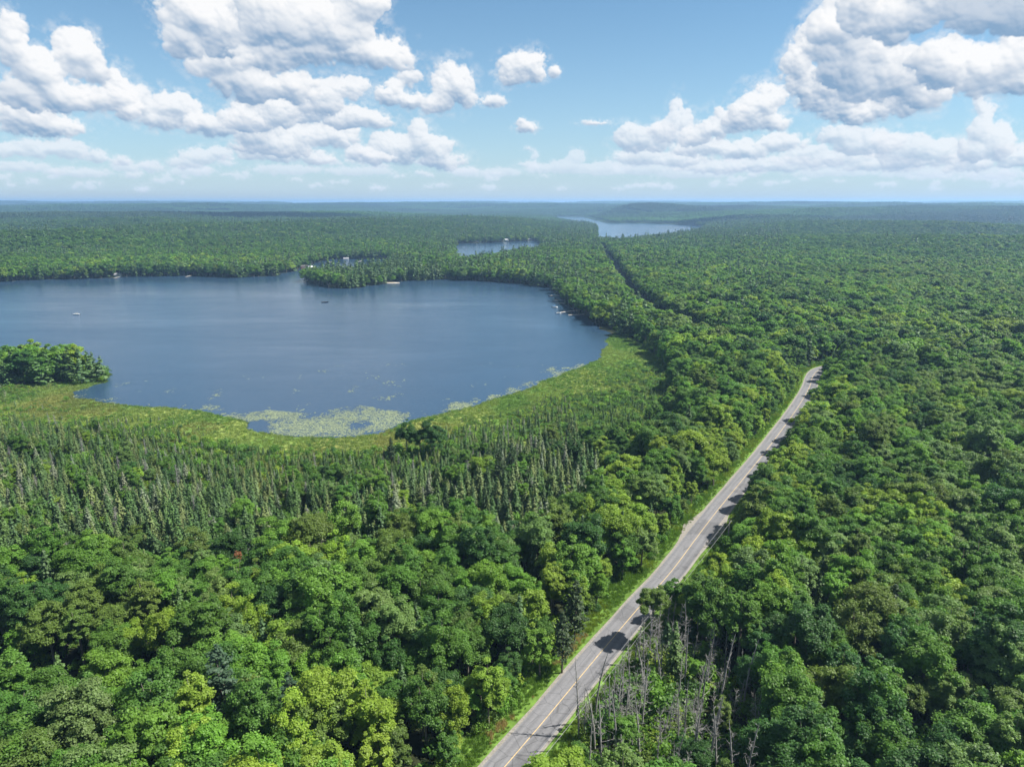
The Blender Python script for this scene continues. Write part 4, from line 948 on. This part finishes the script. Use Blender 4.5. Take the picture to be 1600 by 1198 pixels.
# floating leaves and algae: flat mats in the shallows
PADS = outline([(340, 652), (420, 640), (480, 646), (560, 632), (600, 640), (650, 644), (720, 625), (745, 634), (640, 662), (600, 676), (540, 690), (440, 688), (370, 676), (350, 655)])
x, y = lattice(230, 480, .55); k = (inside(x, y, PADS) | (inside(x, y, MAIN_LAKE) & (np.hypot(x, y) < 460))); x, y = x[k], y[k]
sd_m = -poly_sd(x, y, MAIN_LAKE); g_ = fbm(x / 9 + 2, y / 16 + 5, 5); inp = inside(x, y, PADS)
lim = np.where(inp, .42 + .16 * smooth(sd_m, 22, 60), .60 + .20 * smooth(sd_m, 3, 16)); fine = fbm(x / 2.2 + 8, y / 3.5 + 1, 3)
k = (sd_m > 0) & (RNG.rand(len(x)) < smooth(g_ + .35 * (fine - .5), lim - .14, lim + .22) * .58 * (1 - .72 * smooth(sd_m, 28, 62))); x, y, g_ = x[k], y[k], g_[k]; n = len(x)
def pad_mesh(seed):
    rs = np.random.RandomState(seed); V = []; Fc = []
    for i in range(5):
        c = rs.normal(size=2) * .32; r = rs.uniform(.10, .26); a = np.linspace(0, 2 * math.pi, 8)[:-1] + rs.uniform(0, 6); o_ = len(V)
        V += [(c[0] + math.cos(t) * r * rs.uniform(.8, 1.15), c[1] + math.sin(t) * r * rs.uniform(.8, 1.15), .004 * i + .012) for t in a]; Fc.append(tuple(range(o_, o_ + 7)))
    me = bpy.data.meshes.new('pads'); me.from_pydata(V, [], Fc); me.materials.append(M_PAD); return me
M_PAD = leaf_material('floating_leaves', transl=.05, rough=.45, lo=.8, hi=1.2, nscale=1)
T = np.array([.16, .19, .115]) * (1 - smooth(g_[:, None], .5, .65)) + np.array([.20, .235, .13]) * smooth(g_[:, None], .5, .65); s = RNG.uniform(.6, 1.25, n)
scatter('lily_pads', np.stack([x, y, np.full(n, .015)], 1), RNG.uniform(0, 6.28, n), np.stack([s, s, np.ones(n)], 1), RNG.randint(0, 4, n), T * (1 + RNG.uniform(-.12, .12, (n, 1))), [pad_mesh(i) for i in range(4)])

# ------------------------------------------------------------------ built things: cottages, docks, boats, wires
def box(cx, cy, cz, sx, sy, sz):
    V = np.array([(cx + a * sx / 2, cy + b * sy / 2, cz + c * sz / 2) for a in (-1, 1) for b in (-1, 1) for c in (-1, 1)])
    return V, np.array([(0, 1, 3, 2), (4, 6, 7, 5), (0, 4, 5, 1), (2, 3, 7, 6), (0, 2, 6, 4), (1, 5, 7, 3)])
def part(name, parts, m_, parent):
    V, Q = join(parts); return mesh_obj(name, V, [tuple(int(i) for i in q) for q in Q], m_, parent)
M_WHITE = principled('white_paint', (.74, .74, .72), .6, .08, 1); M_CREAM = principled('cream_paint', (.60, .54, .42), .7, .08, 1); M_RED = principled('red_brown_boards', (.28, .09, .06), .8, .2, 2)
M_ROOFG = principled('grey_shingles', (.20, .20, .21), .9, .25, 2); M_ROOFP = principled('pale_metal_roof', (.58, .59, .58), .5, .1, 1); M_ROOFD = principled('dark_shingles', (.07, .06, .055), .9, .25, 2)
M_GLASS = principled('window_glass', (.03, .04, .05), .08, spec=.6); M_WOOD = principled('weathered_boards', (.42, .38, .33), .85, .25, 2); M_DARK = principled('dark_hull', (.02, .022, .028), .4)
M_BLUE = principled('blue_canvas', (.10, .22, .42), .7); M_SKIN = principled('skin', (.45, .28, .20), .6); M_SHIRT = principled('dark_shirt', (.05, .05, .07), .9); M_METAL = principled('dull_metal', (.35, .36, .37), .4, metal=.7)
M_SAND = principled('beach_sand', (.34, .30, .23), .95, .15, .8); M_CABLE = principled('cable', (.20, .20, .20), .5)
def cottage(u, v, turn, wall, roof, ln, label):
    x, y = spot(u, v); z = float(land(np.array([x]), np.array([y]))[0][0]); z = max(z, .3) - .1
    e = empty('cottage', x, y, z, math.radians(turn), 1); tag(e, label, 'cottage', 'lakeside cottages')
    wm = {'white': M_WHITE, 'cream': M_CREAM, 'red': M_RED}[wall]; rm = {'grey': M_ROOFG, 'pale': M_ROOFP, 'dark': M_ROOFD}[roof]
    w, h, r = ln * .62, 3.0, ln * .20
    V = np.array([(-ln / 2, -w / 2, 0), (ln / 2, -w / 2, 0), (ln / 2, w / 2, 0), (-ln / 2, w / 2, 0), (-ln / 2, -w / 2, h), (ln / 2, -w / 2, h), (ln / 2, w / 2, h), (-ln / 2, w / 2, h), (-ln / 2, 0, h + r), (ln / 2, 0, h + r)])
    mesh_obj('wall', V, [(0, 1, 5, 4), (1, 2, 6, 9, 5), (2, 3, 7, 6), (3, 0, 4, 8, 7)], wm, e)
    a, b, t = ln / 2 + .5, w / 2 + .5, .18; k = r / (w / 2); zz = h + .03
    V = []; Fc = []
    for s in (-1, 1):
        o_ = len(V); V += [(-a, 0, zz + r), (a, 0, zz + r), (a, s * b, zz + r - k * b), (-a, s * b, zz + r - k * b), (-a, 0, zz + r + t), (a, 0, zz + r + t), (a, s * b, zz + r - k * b + t), (-a, s * b, zz + r - k * b + t)]
        Fc += [tuple(o_ + i for i in f) for f in ((0, 1, 2, 3), (4, 5, 6, 7), (0, 1, 5, 4), (1, 2, 6, 5), (2, 3, 7, 6), (3, 0, 4, 7))]
    rf = mesh_obj('roof', V, Fc, rm, e); part('chimney', [box(ln * .2, w * .15, h + r + .3, .6, .6, 1.6)], M_ROOFG, rf)
    d = part('door', [box(ln * .1, -w / 2 - .03, 1.05, .95, .06, 2.1)], M_WOOD, e); part('handle', [box(ln * .1 + .36, -w / 2 - .09, 1.0, .06, .06, .15)], M_METAL, d)
    for px_ in (-.32, -.12, .34):
        f = part('window', [box(px_ * ln, -w / 2 - .03, 1.6, 1.5, .07, 1.3)], M_WHITE, e); part('pane', [box(px_ * ln, -w / 2 - .07, 1.6, 1.25, .03, 1.05)], M_GLASS, f)
    f = part('window', [box(ln / 2 + .03, 0, 1.6, .07, 1.6, 1.3)], M_WHITE, e); part('pane', [box(ln / 2 + .07, 0, 1.6, .03, 1.35, 1.05)], M_GLASS, f)
for c in COTTAGES: cottage(*c)
def dock(u0, v0, u1, v1, label, w=1.9):
    p0, p1 = np.array(ground_at(u0, v0)), np.array(ground_at(u1, v1)); L_ = np.hypot(*(p1 - p0)); a = math.atan2(*(p1 - p0)[::-1])
    e = empty('dock', p0[0], p0[1], 0, a, 1); tag(e, label, 'dock', 'docks along the lake shore')
    n = max(3, int(L_ / 1.2)); st = L_ / n; me = None
    for i in range(n):
        b = box(0, 0, 0, st - .05, w, .09)
        if me is None: me = part('plank', [b], M_WOOD, e); me.location = (st * .5, 0, .55)
        else: c = me.copy(); COL.objects.link(c); c.parent = e; c.location = (st * (i + .5), 0, .55 + random.uniform(-.01, .01))
    part('beam', [box(L_ / 2, -w * .4, .44, L_, .12, .14)], M_WOOD, e); part('beam', [box(L_ / 2, w * .4, .44, L_, .12, .14)], M_WOOD, e)
    for t in (.03, .5, .97):
        for s in (-1, 1): part('post', [tube([(L_ * t, s * (w / 2 + .1), -1.5), (L_ * t, s * (w / 2 + .1), 1.0)], [.1, .1], 6)], M_WOOD, e)
def hull(L_, B_, H_):
    st = np.linspace(0, 1, 9); V = []
    for t in st:
        b = B_ / 2 * (1 - max(0, (t - .45) / .55) ** 2.2) + .02; k = .0 + .25 * max(0, t - .5); y0 = -L_ / 2 + L_ * t
        V += [(y0, -b, H_ + k), (y0, -b * .8, .12 + k), (y0, 0, -.18 + k * 1.2), (y0, b * .8, .12 + k), (y0, b, H_ + k)]
    Fc = [(i * 5 + j, i * 5 + j + 1, i * 5 + 6 + j, i * 5 + 5 + j) for i in range(8) for j in range(4)] + [(0, 1, 2, 3, 4)]
    return V, Fc
def boat(u, v, turn, L_, hm, label, canopy=False, crew=False, z=0.0):
    x, y = ground_at(u, v); e = empty('boat', x, y, z, math.radians(turn), 1); tag(e, label, 'boat', 'boats on the big lake')
    V, Fc = hull(L_, L_ * .36, .75); mesh_obj('hull', V, Fc, hm, e)
    V = [(p[0], p[1] * .93, p[2] - .12) for i, p in enumerate(V) if i % 5 in (0, 4)]
    mesh_obj('deck', V, [(i * 2, i * 2 + 1, i * 2 + 3, i * 2 + 2) for i in range(8)], M_WHITE if hm is M_WHITE else M_METAL, e)
    part('seat', [box(-L_ * .2, 0, .85, .5, L_ * .26, .45)], M_SHIRT if crew else M_CREAM, e); part('seat', [box(L_ * .03, 0, .85, .5, L_ * .26, .45)], M_SHIRT if crew else M_CREAM, e)
    mesh_obj('windshield', [(L_ * .12, -L_ * .15, .7), (L_ * .12, L_ * .15, .7), (L_ * .06, L_ * .13, 1.3), (L_ * .06, -L_ * .13, 1.3)], [(0, 1, 2, 3)], M_GLASS, e)
    m_ = part('outboard_motor', [box(-L_ / 2 - .25, 0, .85, .4, .35, .6), box(-L_ / 2 - .25, 0, .2, .14, .1, .9)], M_DARK, e)
    if canopy:
        c = part('canopy', [box(-L_ * .1, 0, 1.95, L_ * .42, L_ * .32, .10)], M_BLUE, e)
        for sx_ in (-.28, .08):
            for s in (-1, 1): part('canopy_pole', [tube([(L_ * sx_, s * L_ * .15, .7), (L_ * sx_, s * L_ * .15, 1.92)], [.03, .03], 4)], M_METAL, c)
boat(119, 491.5, 200, 5.6, M_WHITE, 'white motorboat alone on the open water by the photo\'s left border')
boat(508, 472.5, 4, 6.8, M_DARK, 'dark low fishing boat on the open water off the wooded headland', crew=True)
boat(867, 480.5, 20, 6.2, M_WHITE, 'white boat under a blue canopy moored between the docks on the right shore', canopy=True)
boat(868, 470.6, 0, 5.0, M_WHITE, 'small white boat beside the second dock on the right shore')
boat(873, 489.8, 10, 4.8, M_WHITE, 'white boat at the outer end of the longest dock')
boat(860, 463.4, 180, 5.0, M_DARK, 'dark boat tied to the farthest dock on the right shore')
dock(882, 462.8, 861, 462.2, 'farthest dock on the right shore, with the dark boat'); dock(890, 470.5, 868, 468.6, 'second farthest dock on the right shore, with the small white boat')
dock(891, 475, 869, 473.8, 'short bare dock on the right shore, next before the canopied boat'); dock(908, 484.8, 876, 488.8, 'longest dock on the right shore, angled out over the water', 2.2); dock(916, 491.6, 888, 493.0, 'nearest dock on the right shore, low over brown shallows')
dock(520, 409.0, 508, 411.6, 'dock on the far bank of the channel'); dock(566, 407.6, 560, 409.4, 'small dock farther along the far bank of the channel'); dock(190, 432.6, 178, 435, 'dock below the cream cottage on the far shore'); dock(300, 430.6, 290, 433, 'lone dock on the far shore of the big lake')
# sand beach on the headland
bx0, by0 = ground_at(612, 442); ring = [(bx0 + math.cos(t) * 9 * (1 + .2 * math.sin(3 * t)), by0 + math.sin(t) * 3.2, .5) for t in np.linspace(0, 6.28, 20)[:-1]]
V = ring + [(bx0 + (p[0] - bx0) * 1.12, by0 + (p[1] - by0) * 1.3, -.4) for p in ring]; n = len(ring)
tag(mesh_obj('beach', V, [tuple(range(n))] + [(i, (i + 1) % n, n + (i + 1) % n, n + i) for i in range(n)], M_SAND), kind='structure')
# power line along the inland verge: poles among the trees, two wires
wire_pts = [ground_at(u, v, ROAD_Z + 8.6) for u, v in ((830, 1195), (993, 994))]
d = np.array(wire_pts[1]) - wire_pts[0]; d /= np.hypot(*d); p0 = np.array(wire_pts[0])
poles = [p0 + d * t for t in (-24, 46, 112)]
for i, pl in enumerate(poles):
    z = float(land(np.array([pl[0]]), np.array([pl[1]]))[0][0]); e = empty('utility_pole', pl[0], pl[1], z, math.atan2(d[1], d[0]), 1)
    tag(e, ['grey wooden utility pole at the lower edge of the photo beside the road', 'grey wooden utility pole hidden among the trees by the overhanging crown', 'grey wooden utility pole farther up the road among the inland trees'][i], 'utility pole', 'utility poles of the roadside line')
    part('pole', [tube([(0, 0, -1), (0, 0, 9.4)], [.15, .10], 8)], M_PALE, e); part('crossarm', [box(0, 0, 8.55, .10, 1.5, .12)], M_PALE, e)
    for s in (-1, 1): part('insulator', [tube([(0, s * .65, 8.6), (0, s * .65, 8.8)], [.05, .04], 6)], M_WHITE, e)
for s in (-1, 1):
    pts = []
    nrm = np.array([-d[1], d[0]]) * s * .65
    for a, b in zip(poles[:-1], poles[1:]):
        for t in np.linspace(0, 1, 13)[(0 if not pts else 1):]: q_ = a * (1 - t) + b * t + nrm; pts.append((q_[0], q_[1], ROAD_Z + 8.85 - 1.2 * 4 * t * (1 - t) * .5))
    V, Q = tube(pts, [.035] * len(pts), 4); o = mesh_obj('power_wire', V, [tuple(int(i) for i in q) for q in Q], M_CABLE)
    tag(o, 'thin power wire above the verge, ' + ('on the road side of the pair' if s > 0 else 'on the tree side of the pair'), 'wire', 'wires of the roadside line')
# two withered saplings
for u, v, lab in ((226, 1168, 'small rust-brown withered sapling among the pines in the lower left'), (372, 862, 'small rust-brown withered top among green maples near the spruce bog')):
    h = 3.2 if v > 1000 else 15.5; x, y = ground_at(u, v, 2.5 + h); z = float(land(np.array([x]), np.array([y]))[0][0])
    e = empty('withered_sapling', x, y, z, 0, 1); tag(e, lab, 'sapling')
    c = mesh_obj('crown', bush(700 + u, 3.0, 1.0, 200, .16) + np.array([0, 0, h - 2.6]), np.ascontiguousarray(quads(len(bush(700 + u, 3.0, 1.0, 200, .16)) // 4)), M_LEAF, e); c['tint'] = [.21, .085, .035]
    part('trunk', [tube([(0, 0, -.3), (0, 0, h - .6)], [.10, .03], 5)], M_BARK, e)

# ------------------------------------------------------------------ air
x0, x1, y0, y1, z0, z1 = -41000, 41000, -41000, 41000, -4, 150
hz = mesh_obj('haze', [(x, y, z) for x in (x0, x1) for y in (y0, y1) for z in (z0, z1)], [(0, 1, 3, 2), (4, 6, 7, 5), (0, 4, 5, 1), (2, 3, 7, 6), (0, 2, 6, 4), (1, 5, 7, 3)])
m, nt, N, L = mat('pale_air'); o = N('ShaderNodeOutputMaterial'); pv = N('ShaderNodeVolumePrincipled'); pv.inputs['Density'].default_value = 1.0e-4; pv.inputs['Color'].default_value = (.37, .62, .96, 1); pv.inputs['Anisotropy'].default_value = .2
L(pv.outputs[0], o.inputs['Volume']); hz.data.materials.append(m); tag(hz, kind='stuff')

# ------------------------------------------------------------------ two cumulus above the frame that lay their shade on far ridges
m, nt, N, L = mat('cloud_white'); o = N('ShaderNodeOutputMaterial'); d_ = N('ShaderNodeBsdfDiffuse'); d_.inputs[0].default_value = (.9, .9, .9, 1); t_ = N('ShaderNodeBsdfTranslucent'); t_.inputs[0].default_value = (.85, .87, .9, 1)
mx = N('ShaderNodeMixShader'); mx.inputs[0].default_value = .4; L(d_.outputs[0], mx.inputs[1]); L(t_.outputs[0], mx.inputs[2]); L(mx.outputs[0], o.inputs[0])
parts = []
ga, gb = np.meshgrid(np.linspace(0, 2 * math.pi, 25)[:-1], np.linspace(-math.pi / 2, math.pi / 2, 13)); nb_ = 24
qs = np.array([(i * nb_ + j, i * nb_ + (j + 1) % nb_, (i + 1) * nb_ + (j + 1) % nb_, (i + 1) * nb_ + j) for i in range(12) for j in range(nb_)])
for cx, cy_, hw, hd, n in ((-1700, 3350, 950, 260, 34), (1150, 3350, 420, 120, 16)):
    k = 1400 / math.tan(SUN_EL); cx += k * math.sin(SUN_AZ); cy_ += k * math.cos(SUN_AZ)
    for i in range(n):
        a = random.uniform(0, 6.28); r = math.sqrt(random.random()); R = random.uniform(.35, .6) * hd * 1.4
        c = np.array([cx + math.cos(a) * r * hw, cy_ + math.sin(a) * r * hd * .7, 1400 + R * .35])
        w = 1 + .35 * (fbm(ga * 1.9 + i * 3.3, gb * 2.6 + i, 4) - .5) * np.cos(gb)
        P = np.stack([np.cos(ga) * np.cos(gb) * w * 1.3, np.sin(ga) * np.cos(gb) * w, np.where(gb < 0, .25, .62) * np.sin(gb) * w], -1).reshape(-1, 3) * R + c
        parts.append((P, qs))
V, Q = join(parts); tag(mesh_obj('clouds', V, np.ascontiguousarray(Q), m), kind='stuff')
